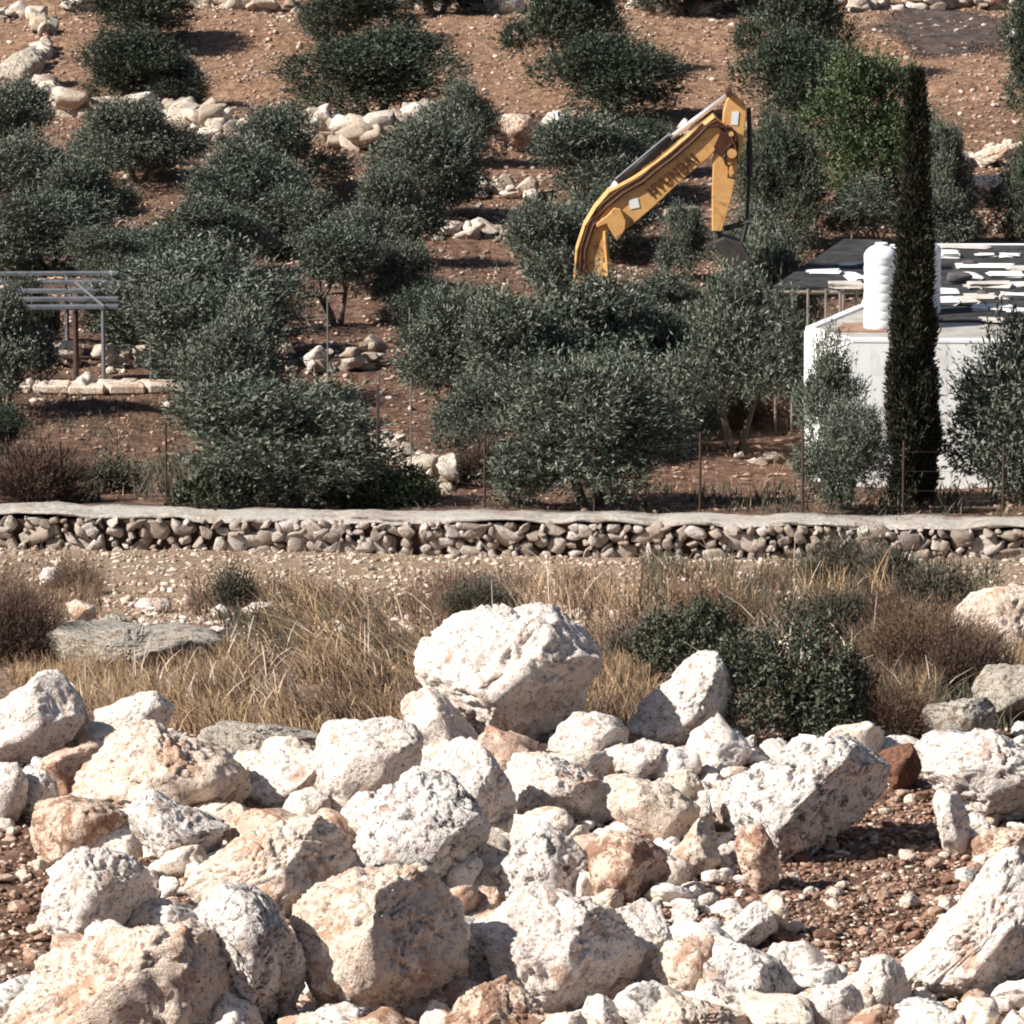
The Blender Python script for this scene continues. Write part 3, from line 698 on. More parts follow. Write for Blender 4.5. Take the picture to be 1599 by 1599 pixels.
# ------------------------------------------------------------------ terrace walls on the hill
def terrace(line, label, courses=2, rmin=.11, rmax=.32, seed=1, mat=M_TERR, dens=1.0, face=0.0):
    pts = [gpoint(a, r) for a, r in line]
    c = pts[len(pts) // 2]
    t = thing("terrace_wall", c, label, "wall", "terrace walls of loose field stones")
    rn = np.random.RandomState(seed); pl = []
    for a, b_ in zip(pts[:-1], pts[1:]):
        L = (b_ - a).length; n = int(L / 0.17 * dens)
        for k in range(n):
            q = a.lerp(b_, rn.rand())
            for cc in range(courses):
                s = rmin + (rmax - rmin) * rn.rand() ** 2.2
                pl.append(((q.x + rn.uniform(-.12, .12), q.y + rn.uniform(-.35, .25), g1(q.x, q.y) + cc * 0.15 + rn.uniform(-.03, .06)), s, s * .8, s * rn.uniform(.5, .8)))
    stones_mesh("stonework", pl, mat, t, seed + 50)
    return t
terrace([(60,150),(100,178),(160,182),(210,186),(260,188),(310,196),(350,205)], "terrace wall of loose stones above the olives at the upper left", 3, .12, .38, dens=1.5, seed=2)
terrace([(475,205),(520,215),(560,228),(610,220),(640,212),(680,200)], "heap of rounded pale stones left of the brown mottled boulder", 4, .14, .42, dens=1.3, seed=3)
terrace([(-20,30),(40,25),(75,50),(60,95),(30,130)], "stony bank running down the upper left corner", 2, .1, .3, seed=4)
terrace([(110,12),(200,8),(300,10),(380,14),(480,12)], "terrace wall along the top edge at the left", 2, .12, .36, seed=5)
terrace([(560,12),(640,8),(720,14),(800,20),(870,22)], "terrace wall along the top edge left of the middle", 2, .12, .36, seed=7)
terrace([(980,12),(1050,18),(1100,20),(1180,16),(1240,22)], "terrace wall along the top edge right of the middle", 2, .12, .36, seed=8)
terrace([(1300,22),(1380,14),(1460,8),(1540,12),(1620,10)], "terrace wall along the top edge at the right", 3, .12, .36, seed=9)
terrace([(1230,232),(1270,238),(1300,236),(1340,240)], "short row of white stones beside the green leafy tree", 2, .1, .22, seed=10)
terrace([(1500,262),(1540,250),(1570,240),(1620,235)], "short row of pale stones near the right edge of the hillside", 2, .1, .24, seed=11)
terrace([(425,575),(470,578),(520,580),(560,575),(600,566)], "pale terrace wall between the left olives, behind a thin post", 3, .1, .24, seed=12)
terrace([(60,568),(110,572),(170,574),(240,575)], "stone wall behind the posts of the pipe trellis", 3, .1, .26, seed=13)
terrace([(585,700),(610,715),(640,735),(680,752),(715,765)], "pale bank of stones descending towards the front wall in the gap", 3, .1, .26, seed=14)
terrace([(1150,712),(1190,720),(1230,712),(1265,722)], "scattered cream stones under the front olive beside the house", 1, .08, .2, seed=15)
terrace([(860,215),(900,220),(980,225),(1030,215)], "white stones peeping out behind the digger boom", 2, .1, .24, seed=16)
for i_, (ln_, lb_) in enumerate([
    ([(-20,238),(30,242),(90,246)], "few pale stones under the olive at the left edge of the hillside"),
    ([(300,205),(380,214),(450,212),(480,208)], "pale stone row joining the upper left terrace to the pale heap"),
    ([(700,302),(760,300),(830,303)], "short stone row crossing the upper part of the shaded stripes"),
    ([(690,372),(760,368),(840,372)], "short stone row crossing the lower part of the shaded stripes"),
    ([(1060,210),(1110,214),(1165,210)], "stones between the digger boom's peak and the dark olive"),
    ([(0,420),(60,418),(200,420)], "low stone row behind the rails of the trellis"),
    ([(1500,300),(1560,296),(1620,300)], "broken stones on the red slope above the littered roof"),
    ([(950,345),(1010,340),(1090,345)], "low stone row seen under the digger boom")]):
    terrace(ln_, lb_, 3 if i_ == 1 else 2, .10, .30, dens=1.3, seed=70 + i_)
lc = gpoint(120, 606)
ledge = thing("stone_ledge", lc, "long straight cream ledge of rock in front of the trellis posts", "ledge")
rn = np.random.RandomState(12); pl = []
for i_ in range(16):
    q_ = gpoint(-50 + i_ * 21.5, 608 + rn.uniform(-2, 3))
    pl.append(((q_.x, q_.y, q_.z + rn.uniform(-.02, .03)), rn.uniform(.28, .42), .40, rn.uniform(.09, .12)))
stones_mesh("slabs", pl, M_TERR, ledge, 77)
mb = MB(); lp = [gpoint(-60 + 57 * k, 607) for k in range(7)]; lr = random.Random(3)
for a, b_ in zip(lp[:-1], lp[1:]):
    mb.box(((a.x + b_.x) / 2, (a.y + b_.y) / 2 - .22, (a.z + b_.z) / 2 + .07 + lr.uniform(-.01, .01)), ((b_.x - a.x) * .995, .7 + lr.uniform(-.06, .06), .16), rz=math.atan2(b_.y - a.y, b_.x - a.x), ry=-math.atan2(b_.z - a.z, b_.x - a.x))
mb.obj("bed", M_CREAM, ledge, bevel=.03)

# dark ragged-edged sheet near the top right corner, laid just over the ground
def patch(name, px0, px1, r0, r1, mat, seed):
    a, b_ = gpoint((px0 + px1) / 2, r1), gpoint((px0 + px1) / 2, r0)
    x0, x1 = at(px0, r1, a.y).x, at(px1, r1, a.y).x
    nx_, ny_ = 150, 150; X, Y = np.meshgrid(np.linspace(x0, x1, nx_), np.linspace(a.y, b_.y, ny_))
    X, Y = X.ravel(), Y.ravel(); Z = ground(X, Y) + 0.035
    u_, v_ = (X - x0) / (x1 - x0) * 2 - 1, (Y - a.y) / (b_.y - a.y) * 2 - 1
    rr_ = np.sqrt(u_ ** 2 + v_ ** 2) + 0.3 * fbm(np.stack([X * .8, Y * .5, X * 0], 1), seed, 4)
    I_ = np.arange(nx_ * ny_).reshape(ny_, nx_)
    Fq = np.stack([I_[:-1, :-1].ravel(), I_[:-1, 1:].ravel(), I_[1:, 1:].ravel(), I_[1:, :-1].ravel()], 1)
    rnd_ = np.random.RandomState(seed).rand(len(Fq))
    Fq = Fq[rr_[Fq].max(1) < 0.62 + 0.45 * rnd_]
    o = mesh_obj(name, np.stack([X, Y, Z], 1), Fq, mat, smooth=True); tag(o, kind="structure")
patch("dark_ground_sheet", 1365, 1620, -5, 92, plain("dark_ground_tone", (0.075, 0.055, 0.048), 1.0, .5, 3.0), 5)
# ------------------------------------------------------------------ foliage
def leaf_mat(name, front, back, var=0.35, rough=0.55, trans=0.0):
    m, nt, b = new_mat(name, rough)
    geo = nd(nt, "ShaderNodeNewGeometry")
    r = ramp(nt, geo.outputs["Random Per Island"], [(0.0, tuple(x * (1 - var) for x in front)), (0.8, front), (1.0, tuple(x * (1 + 1.4 * var) for x in front))])
    c = mixc(nt, geo.outputs["Backfacing"], r, back)
    nt.links.new(c, b.inputs["Base Color"])
    b.inputs["Specular IOR Level"].default_value = 0.35
    return m
M_OLIVE = leaf_mat("olive_leaf", (0.056, 0.070, 0.047), (0.17, 0.19, 0.145), 0.5)
M_OLIVE2 = leaf_mat("olive_leaf_dark", (0.032, 0.044, 0.026), (0.075, 0.092, 0.06))
M_GREEN = leaf_mat("green_leaf", (0.060, 0.085, 0.030), (0.08, 0.11, 0.05))
M_CYP = leaf_mat("cypress_spray", (0.030, 0.038, 0.022), (0.045, 0.040, 0.026), 0.7)
M_BUSH = leaf_mat("bush_leaf", (0.052, 0.058, 0.034), (0.09, 0.10, 0.065))
M_DRY = leaf_mat("dry_twig", (0.17, 0.11, 0.07), (0.17, 0.11, 0.07), 0.4, 0.9)
M_DARKDRY = leaf_mat("dark_dry_twig", (0.10, 0.06, 0.045), (0.10, 0.06, 0.045), 0.4, 0.9)
M_GGREY = leaf_mat("grey_green_twig", (0.085, 0.078, 0.052), (0.11, 0.10, 0.075), 0.4, 0.9)
M_STRAW = leaf_mat("straw", (0.37, 0.25, 0.145), (0.37, 0.25, 0.145), 0.5, 0.8)
M_STRAWB = leaf_mat("brown_straw", (0.155, 0.098, 0.066), (0.155, 0.098, 0.066), 0.4, 0.8)
M_BARK = plain("olive_bark", (0.12, 0.095, 0.075), 1.0, 0.5, 8)
M_CBARK = plain("cypress_bark", (0.13, 0.09, 0.07), 1.0, 0.4, 8)

def unit(a): return a / (np.linalg.norm(a, axis=1)[:, None] + 1e-9)
def leaves_from_shoots(rn, base, dirs, L, nleaf, ll, lw, spread=0.75, droop=0.0):
    """each shoot: nleaf elongated leaves along it; returns verts (n,4,3) and quads"""
    n = len(base)
    t = (np.arange(nleaf) + 0.5) / nleaf
    pos = base[:, None, :] + dirs[:, None, :] * (L[:, None, None] * t[None, :, None])
    bend = rn.randn(n, 3) * 0.25; bend[:, 2] -= droop
    pos = pos + bend[:, None, :] * (L[:, None, None] * (t ** 2)[None, :, None])
    d = dirs[:, None, :] + rn.randn(n, nleaf, 3) * spread
    d = d / np.linalg.norm(d, axis=2)[:, :, None]
    w = np.cross(d, rn.randn(n, nleaf, 3)); w /= np.linalg.norm(w, axis=2)[:, :, None] + 1e-9
    ls = ll * (0.7 + 0.6 * rn.rand(n, nleaf, 1)); ws = lw * (0.7 + 0.6 * rn.rand(n, nleaf, 1))
    a = pos; c = pos + d * ls; b_ = pos + d * ls * 0.45 + w * ws * 0.5; e = pos + d * ls * 0.45 - w * ws * 0.5
    V = np.stack([a, b_, c, e], 2).reshape(-1, 3)
    Fq = np.arange(len(V)).reshape(-1, 4)
    return V, Fq
def olive_template(seed, mat, w=2.6, h=2.3, n_lobe=22, shoots=4600, nleaf=8, ll=0.10, lw=0.027, low=0.03):
    rn = np.random.RandomState(seed)
    lob = []
    for k in range(n_lobe):
        a = 2.4 * k + rn.rand(); r = (0.14 + 0.30 * rn.rand() ** 0.6) * w
        if k < 3: r = 0.1 * w * rn.rand()
        z = h * (low + 0.16 + ((0.80 - low) * 0.9 * rn.rand() if k >= 3 else 0.25 + .18 * k))
        r *= 1.0 - 0.75 * max(0, (z / h - 0.5)) / 0.5
        lob.append((r * math.cos(a), r * math.sin(a) * .9, z, w * rn.uniform(.11, .24), h * rn.uniform(.10, .22)))
    lob = np.array(lob)
    k = rn.randint(len(lob), size=shoots)
    d = unit(rn.randn(shoots, 3)); rad = 0.45 + 0.6 * rn.rand(shoots) ** 0.6
    base = lob[k, :3] + d * rad[:, None] * np.stack([lob[k, 3], lob[k, 3], lob[k, 4]], 1)
    base[:, 2] = np.maximum(base[:, 2], h * low * rn.uniform(.6, 1.3, shoots))
    out = unit(base - np.array([0, 0, h * 0.4]))
    dirs = unit(d * 0.5 + out * 0.6 + np.array([0, 0, 0.55]) + rn.randn(shoots, 3) * 0.35)
    L = 0.14 + 0.34 * rn.rand(shoots) ** 2
    V, Fq = leaves_from_shoots(rn, base, dirs, L, nleaf, ll, lw)
    root = empty("olive_tree", (0, 0, 0)); root["_o"] = (0, 0, 0)
    mesh_obj("crown", V, Fq, mat, root)
    root["_w"] = float(np.percentile(V[:, 0], 97.5) - np.percentile(V[:, 0], 2.5)); root["_h"] = float(np.percentile(V[:, 2], 98.5))
    mb = MB(); nst = 2 + rn.randint(2)
    for q in range(nst):
        a = q * 2.6 + rn.rand(); s = 0.10 + 0.05 * rn.rand()
        p0 = Vector((s * math.cos(a) * .5, s * math.sin(a) * .5, -0.15))
        p1 = p0 + Vector((math.cos(a) * .12, math.sin(a) * .12, h * .2)); p2 = p1 + Vector((math.cos(a) * .2, math.sin(a) * .2, h * .2))
        mb.tube([p0, p1, p2], [0.085, 0.065, 0.045], 7)
        for u in range(4):
            l = lob[rn.randint(len(lob))]
            mb.tube([p2, p2.lerp(Vector(l[:3]), .5) + Vector((0, 0, .08)), Vector(l[:3])], [0.035, 0.022, 0.01], 5)
    v = np.array(mb.v); o = mesh_obj("trunk", v, mb.f, M_BARK, root)
    return root
OT = [olive_template(11 + k, M_OLIVE if k < 5 else M_OLIVE2) for k in range(8)]
OT.append(olive_template(31, M_GREEN, n_lobe=16, shoots=3200, nleaf=10, ll=0.075, lw=0.03, low=0.03))       # 8
OT.append(olive_template(32, M_OLIVE, n_lobe=12, shoots=2200, low=0.30))
OT.append(olive_template(33, M_OLIVE, low=0.24))      # 10
OT.append(olive_template(34, M_OLIVE, low=0.16, n_lobe=15, shoots=3400))      # 11
#      # 9 taller clear trunk
used = set()
def place_tree(t, x0, y0, x1, y1, label, base=None, D=None, cat="olive tree", group="olive trees of the grove", name=None):
    cx = (x0 + x1) / 2
    P = gpoint(cx, (base or y1) - 6) if D is None else Vector((at(cx, y1, D).x, D, g1(at(cx, y1, D).x, D)))
    m = mpp(P.y)
    src = OT[t]
    o = src if t not in used else copy_tree(src)
    used.add(t)
    topz = at(cx, y0, P.y).z
    h = max(topz - P.z, 0.6)
    sx = (x1 - x0) * m / (src["_w"] * .97); sz = h / src["_h"]
    o.scale = (sx, (sx + sz) / 2 * .95, sz)
    o.rotation_euler = (0, 0, random.Random(label).uniform(0, 0.9) + (3.14 if len(label) % 2 else 0))
    o.location = P
    if name: o.name = name
    tag(o, label, cat, group)
    return o
# (template, x0, top, x1, bottom, label)
TREES = [
 (5,130,-50,285,80,"dark olive cut by the top edge, third of the picture from the left border"),
 (6,130,52,300,172,"round dark olive just below the one cut by the top edge at the left"),
 (7,482,-30,632,78,"olive at the top edge between the two stretches of terrace wall"),
 (5,478,52,696,196,"broad round dark olive above the heap of rounded pale stones"),
 (6,600,-70,765,28,"olive crown peeping in at the top edge left of the middle"),
 (7,805,-50,962,125,"dark olive at the top edge directly above the mottled boulder's right side"),
 (5,858,60,1046,196,"round olive above and left of the digger arm's peak"),
 (6,985,-80,1160,30,"olive cut by the top edge between the middle and the digger arm"),
 (7,1165,-60,1312,130,"tall dark olive at the top edge right above the digger arm"),
 (5,1170,55,1325,222,"dark olive crown touching the peak of the digger arm on its right"),
 (8,1278,92,1440,320,"bright green leafy tree left of the cypress tip"),
 (6,1572,-10,1680,205,"olive cut by the right edge near the top corner"),
 (7,1572,190,1690,400,"olive cut by the right edge halfway down the hillside"),
 (0,-60,135,76,270,"olive cut by the left edge under the rock outcrop"),
 (1,130,160,305,290,"olive under the round white terrace boulder"),
 (11,345,170,525,330,"olive below the gap of bare soil in the upper left"),
 (3,680,135,778,262,"narrow olive crown just left of the mottled boulder"),
 (4,600,185,745,345,"wide olive below left of the mottled boulder"),
 (0,835,185,1010,330,"olive behind the middle of the digger boom on its left"),
 (1,60,255,205,380,"olive left of the middle rows, over a band of shade"),
 (2,-30,305,180,432,"low wide olive above the pipe trellis"),
 (4,295,230,470,375,"bright tipped olive in the middle of the left group"),
 (3,218,318,400,440,"olive in the left group just above the big front crown"),
 (1,555,265,682,420,"olive left of the shaded stripes of bare ground"),
 (0,800,320,925,490,"olive right of the shaded stripes of bare ground"),
 (2,1035,325,1105,440,"small olive between the digger boom and its arm"),
 (5,1165,195,1256,400,"dark olive directly right of the digger arm"),
 (3,1130,330,1240,470,"feathery olive hiding the ground behind the bucket, tip up to the arm"),
 (0,1160,372,1250,560,"feathery olive rising over the digger bucket"),
 (9,1295,280,1405,420,"loose olive above the dark sheeted shed roof"),
 (2,1438,200,1512,395,"olive rising behind the white roof litter, right of the cypress"),
 (11,425,355,630,515,"wide olive behind the thin grey post in the left middle"),
 (4,180,395,440,570,"large olive behind the right end of the pipe trellis"),
 (0,225,450,420,645,"large bright tipped olive right of the trellis posts"),
 (1,-60,455,72,650,"olive cut by the left edge beside the trellis"),
 (2,630,460,805,650,"olive standing at the centre left over the sloping pale bank"),
 (3,780,446,1050,680,"very wide olive hiding the foot of the digger boom"),
 (10,1045,440,1252,715,"large olive in front of the digger bucket with its trunk over bare red soil"),
 (0,290,600,570,790,"wide front olive left of the pale bank, touching the long wall"),
 (9,685,590,790,755,"small olive with clear thin trunks in the front gap"),
 (2,795,575,1050,800,"dense front olive in the middle, right behind the long wall"),
 (1,1255,640,1385,802,"front olive at the foot of the white house's left corner"),
 (9,1255,528,1335,700,"thin leafed olive covering the left corner of the white house"),
 (4,1500,520,1720,700,"olive at the right edge hanging over the white house wall"),
 (0,735,470,905,690,"olive squeezed between the centre left one and the very wide one"),
 (4,-30,215,110,345,"olive at the left edge, lower neighbour of the one under the outcrop"),
 (0,110,360,240,450,"olive above the right end of the trellis rails"),
 (2,400,300,540,410,"olive linking the bright tipped one with the wide left middle one"),
 (1,500,330,620,450,"olive in the dip left of the shaded stripes"),
 (3,880,290,1010,400,"olive partly behind the elbow of the digger boom"),
 (0,1035,560,1120,690,"small olive left under the one whose trunk stands over bare soil"),
 (2,120,180,220,270,"dark small olive left of the one under the round white boulder"),
 (5,960,190,1060,280,"olive seen just above the middle of the digger boom"),
  (6,620,450,760,560,"dark olive in the second row behind the centre left"),
 (3,940,435,1110,560,"olive behind the very wide one, in line with the boom foot"),
 (5,-40,640,40,720,"low shady olive at the left edge below the stone ledge"),
 (3,880,560,1060,720,"olive between the very wide one and the dense front one"),
 (1,700,470,860,590,"shaded olive just below the striped bare ground"),
 (4,300,500,425,680,"olive joining the large left crown with the wide front one"),
 (2,1000,500,1110,660,"olive left of the one whose trunk stands over bare soil"),
 (0,230,90,310,175,"small dark olive touching the round dark one at the upper left"),
 (1,1420,300,1530,420,"pale olive behind the hidden tank and the roof litter"),
 (4,135,420,260,540,"olive right behind the end of the trellis rails"),
 (6,0,440,90,560,"shaded olive under the trellis at the left edge"),
 (2,585,385,682,500,"olive crown between the left and the centre groups"),
]
for t, x0, y0, x1, y1, lab in TREES:
    nm = "green_tree" if t == 8 else None
    o = place_tree(t, x0, y0, x1, y1, lab, D=123.4 if 'over the digger bucket' in lab else 112.6 if 'white house' in lab and y1 < 790 else None, cat="tree" if t == 8 else "olive tree", group=None if t == 8 else "olive trees of the grove", name=nm)

# cypress
def cypress():
    D = 112.0
    P = Vector((at(1424, 800, D).x, D, 0)); P.z = g1(P.x, D)
    t = thing("cypress_tree", P, "tall dark narrow cypress standing in front of the white house", "cypress")
    top = at(1424, 122, D).z - P.z
    rn = np.random.RandomState(8); m = mpp(D)
    # half-width in pixels by photograph row
    rw = [(805, 40), (700, 45), (600, 42), (520, 38), (450, 32), (380, 27), (300, 19), (220, 13), (160, 8), (122, 1)]
    hz = np.array([at(1424, r, D).z - P.z for r, _ in rw]); hw = np.array([w_ * m for _, w_ in rw])
    n = 26000
    z = rn.rand(n) ** 0.9 * top * 1.0 + 0.02
    a = rn.rand(n) * 2 * math.pi
    p3 = np.stack([np.cos(a) * 1.2, np.sin(a) * 1.2, z * 1.6], 1)
    R = np.interp(z, hz, hw) * (0.76 + 0.5 * fbm(p3 * 1.3, 66, 3)) * (0.45 + 0.55 * rn.rand(n) ** 0.4)
    base = np.stack([R * np.cos(a), R * np.sin(a), z], 1)
    dirs = unit(np.stack([np.cos(a) * .45, np.sin(a) * .45, np.ones(n)], 1) + rn.randn(n, 3) * .22)
    V, Fq = leaves_from_shoots(rn, base, dirs, 0.08 + 0.08 * rn.rand(n), 3, 0.10, 0.03, 0.3)
    o = mesh_obj("crown", V, Fq, M_CYP); o.parent = t
    mb = MB(); mb.tube([P + Vector((0, 0, -.2)), P + Vector((0, 0, top * .5)), P + Vector((.02, 0, top * .92))], [.15, .10, .03], 8)
    mb.obj("trunk", M_CBARK, t)
cypress()

# shrubs built of fine twigs (and small leaves)
def shrub(px, py, w, h, mat, label, n=900, nl=7, ll=.05, lw=.008, spread=.35, D=None, name="shrub", cat="shrub", up=0.6, leafy=False, group=None, flat=0.8):
    P = gpoint(px, py) if D is None else Vector((at(px, py, D).x, D, g1(at(px, py, D).x, D)))
    m = mpp(P.y); w *= m; h *= m
    rn = np.random.RandomState(int(px * 7 + py) % 99991)
    t = thing(name, P, label, cat, group)
    a = rn.rand(n) * 6.283; r = rn.rand(n) ** 0.5
    lump = 1 + (0.75 if leafy else 0.45) * fbm(np.stack([np.cos(a) * 1.5, np.sin(a) * 1.5, r * 0], 1), int(px), 2)
    ex = np.stack([r * np.cos(a) * w * .5 * lump, r * np.sin(a) * w * .5 * flat * lump, h * (np.sqrt(np.clip(1 - r ** 2, 0, 1)) * .8 + .1) * lump * (0.35 + .65 * rn.rand(n) ** .5)], 1)
    if leafy:
        dirs = unit(ex / np.array([w, w, h]) + np.array([0, 0, .3]) + rn.randn(n, 3) * .5)
        V, Fq = leaves_from_shoots(rn, ex - dirs * .1, dirs, np.full(n, .12), nl, ll, lw, .8)
    else:
        st = ex * np.array([.35, .35, 0.1])
        dirs = ex - st; L = np.linalg.norm(dirs, axis=1); dirs = unit(dirs)
        V, Fq = leaves_from_shoots(rn, st + dirs * (L * .25)[:, None], unit(dirs + rn.randn(n, 3) * .12), L * .75, nl, ll, lw, spread)
    o = mesh_obj("foliage", V, Fq, mat); o.parent = t
    mb = MB()
    for k in range(9):
        e = ex[rn.randint(n)]
        mb.tube([P + Vector((e[0] * .1, e[1] * .1, -.05)), P + Vector(tuple(e * .55)), P + Vector(tuple(e * .95))], [.012, .008, .004], 5)
    mb.obj("stem", M_BARK, t)
    return t
shrub(20,1035,190,165,M_DARKDRY,"dark brown dead shrub at the left edge of the field",2600,9,.06,.007)
shrub(120,925,110,70,M_DRY,"thin brown dry shrub right of the single white stone",700,7,.05,.006)
shrub(368,955,70,90,M_GGREY,"little grey-green shrub alone in the straw field",900,7,.05,.012)
shrub(745,965,150,85,M_GGREY,"low grey-green shrub behind the top of the big round boulder",1500,7,.05,.008)
shrub(1075,1060,170,130,M_BUSH,"dark green leafy bush behind the pointed upright boulder",1000,8,.05,.024,leafy=True)
shrub(1210,1150,250,190,M_BUSH,"large dark green leafy bush right of the pointed upright boulder",1500,8,.05,.024,leafy=True)
shrub(1300,1155,150,130,M_BUSH,"green leafy bush at the right end of the green clump",1500,8,.05,.022,leafy=True)
shrub(1320,925,170,115,M_GGREY,"olive-grey shrub leaning on the long wall below the cypress",1700,8,.06,.012)
shrub(1455,960,140,95,M_GGREY,"dark grey-green shrub right of the one below the cypress",1500,8,.06,.014)
shrub(1440,1060,240,150,M_DRY,"wide brown thorny thicket left of the smooth pale ledge",3400,9,.06,.006)
shrub(1370,985,130,90,M_DARKDRY,"brown dry shrub between the straw tuft and the thorny thicket",1500,8,.06,.006)
shrub(1110,985,150,95,M_DRY,"brown dry shrub among the tall straw above the green bush",1500,8,.06,.006)
shrub(1400,1150,150,110,M_STRAWB,"pale brown dry shrub between the green clump and the boulders",1500,8,.06,.006)
shrub(1395,1000,90,95,M_STRAWB,"small straw coloured shrub beside the brown thicket's top",800,8,.06,.006)
shrub(60,785,160,110,M_DARKDRY,"dark bare shrub behind the long wall at the left edge",2000,8,.10,.014)
shrub(165,770,110,60,M_GGREY,"low weedy shrub behind the long wall, right of the dark bare one",800,8,.09,.02)
shrub(330,795,130,60,M_BUSH,"low green weeds behind the long wall beside the black post",800,6,.09,.04,leafy=True)
shrub(540,790,60,75,M_GREEN,"pale green prickly plant behind the long wall left of the stone bank",240,5,.12,.07,leafy=True)
shrub(620,790,110,60,M_GREEN,"yellowish green weeds at the foot of the pale stone bank",600,6,.10,.03,leafy=True)
shrub(760,760,120,100,M_DARKDRY,"bare reddish shrub under the small clear-trunked olive",900,8,.10,.012)
shrub(1180,500,120,95,M_DRY,"grey brush heap hanging under the digger bucket",1200,8,.10,.014,D=121.0)

shrub(1500,1085,150,120,M_DARKDRY,"dark brown shrub left of the flat ledge behind the boulder heap",1600,8,.06,.008)
shrub(1300,1000,140,100,M_GGREY,"olive-brown shrub above the pale cracked rock",1500,8,.06,.010)
shrub(1395,925,120,95,M_GGREY,"dull green shrub between the two that lean towards the long wall",1400,8,.06,.012)
shrub(1000,1050,120,90,M_GGREY,"thin olive-brown shrub right behind the big round boulder's right side",1000,7,.06,.010)
# dry grass: stuff
def grass(name, zones, mat, seed):
    rn = np.random.RandomState(seed); V = []
    for (x0, x1, y0, y1, n, hgt, lean, wid) in zones:
        px = rn.uniform(x0, x1, n); py = rn.uniform(y0, y1, n)
        cl = fbm(np.stack([px / 45, py / 28, np.zeros(n)], 1), seed, 3)
        keep = cl > rn.uniform(-0.25, 0.35, n)
        px, py = px[keep], py[keep]; n = len(px)
        D = np.interp(-py, -PR, PRD); u = (px - W / 2) / FPX; v = (W / 2 - py) / FPX
        X = u / (CP - v * SP) * D; Z = ground(X, D) - 0.02
        H = hgt * (0.35 + 0.95 * rn.rand(n)); a = rn.randn(n) * 1.0 + lean[0]
        lm = np.abs(lean[1] + rn.randn(n) * .38)
        dx = np.sin(a) * lm; dy = np.cos(a) * lm * .6
        b0 = np.stack([X, D, Z], 1); side = np.stack([np.full(n, wid / 2), rn.randn(n) * wid * .3, np.zeros(n)], 1)
        prev = b0
        for k in range(3):
            t0, t1 = k / 3, (k + 1) / 3
            q = b0 + np.stack([dx * H * t1 ** 1.7, dy * H * t1 ** 1.7, H * (t1 - .25 * lm * t1 ** 2)], 1)
            s0 = side * (1 - t0 * .75); s1 = side * (1 - t1 * .75)
            V.append(np.stack([prev - s0, prev + s0, q + s1, q - s1], 1).reshape(-1, 3)); prev = q
    V = np.concatenate(V); o = mesh_obj(name, V, np.arange(len(V)).reshape(-1, 4), mat)
    tag(o, kind="stuff"); return o
grass("dry_grass", [
    (270, 700, 1020, 1145, 5000, .27, (-1.2, .75), .014),
    (420, 680, 930, 1050, 1300, .45, (-1.5, 1.1), .016),
    (740, 1010, 920, 1090, 2400, .30, (-.4, .5), .013),
    (1000, 1260, 890, 990, 1000, .30, (.2, .35), .012),
    (1255, 1400, 930, 1010, 1100, .55, (.1, .3), .012),
    (1530, 1660, 1000, 1060, 1500, .28, (.2, .5), .008),
    (-60, 120, 1030, 1080, 2500, .22, (.4, .5), .008),
    (100, 420, 1030, 1140, 6500, .30, (-.6, .6), .007),
    (850, 1020, 1050, 1130, 2200, .26, (-.2, .5), .012),
    (1380, 1480, 1080, 1150, 1500, .35, (.2, .5), .008)], M_STRAW, 3)
grass("brown_grass", [
    (300, 720, 925, 1130, 11000, .26, (-1.0, .7), .015),
    (680, 1020, 905, 1080, 8000, .27, (-.2, .5), .015),
    (1000, 1560, 905, 1040, 9000, .27, (.2, .5), .016),
    (-60, 160, 900, 1030, 3500, .35, (.3, .5), .010),
    (1330, 1560, 1000, 1130, 4500, .35, (.2, .5), .009),
    (850, 1030, 1040, 1135, 4000, .24, (-.2, .5), .014),
    (100, 300, 1010, 1070, 2500, .25, (-.2, .4), .009)], M_STRAWB, 4)
grass("short_straw", [(-80, 1680, 868, 960, 9000, .14, (0, .6), .012), (-80, 1680, 600, 796, 4500, .20, (0, .6), .014)], M_STRAW, 5)
grass("dark_weeds", [(-60, 620, 740, 796, 5000, .30, (0, .5), .03), (620, 1660, 755, 798, 3000, .2, (0, .6), .03), (-60, 300, 620, 740, 1500, .2, (0, .6), .02)], M_GGREY, 8)
grass("olive_brown_scrub", [(1000, 1560, 885, 1010, 6000, .30, (.2, .5), .02), (1330, 1580, 1000, 1140, 3500, .30, (.2, .5), .02), (300, 640, 940, 1040, 2500, .25, (-.8, .7), .02)], M_GGREY, 10)
grass("dead_stalks", [(420, 1260, 900, 1080, 320, .6, (-1.4, .9), .016), (1230, 1560, 900, 1120, 220, .5, (.4, .6), .015), (120, 450, 1000, 1120, 250, .4, (0, .9), .014)], M_GRAVEL, 9)
grass("hill_straw", [(-80, 1700, -40, 420, 9000, .16, (0, .8), .018)], M_STRAWB, 6)

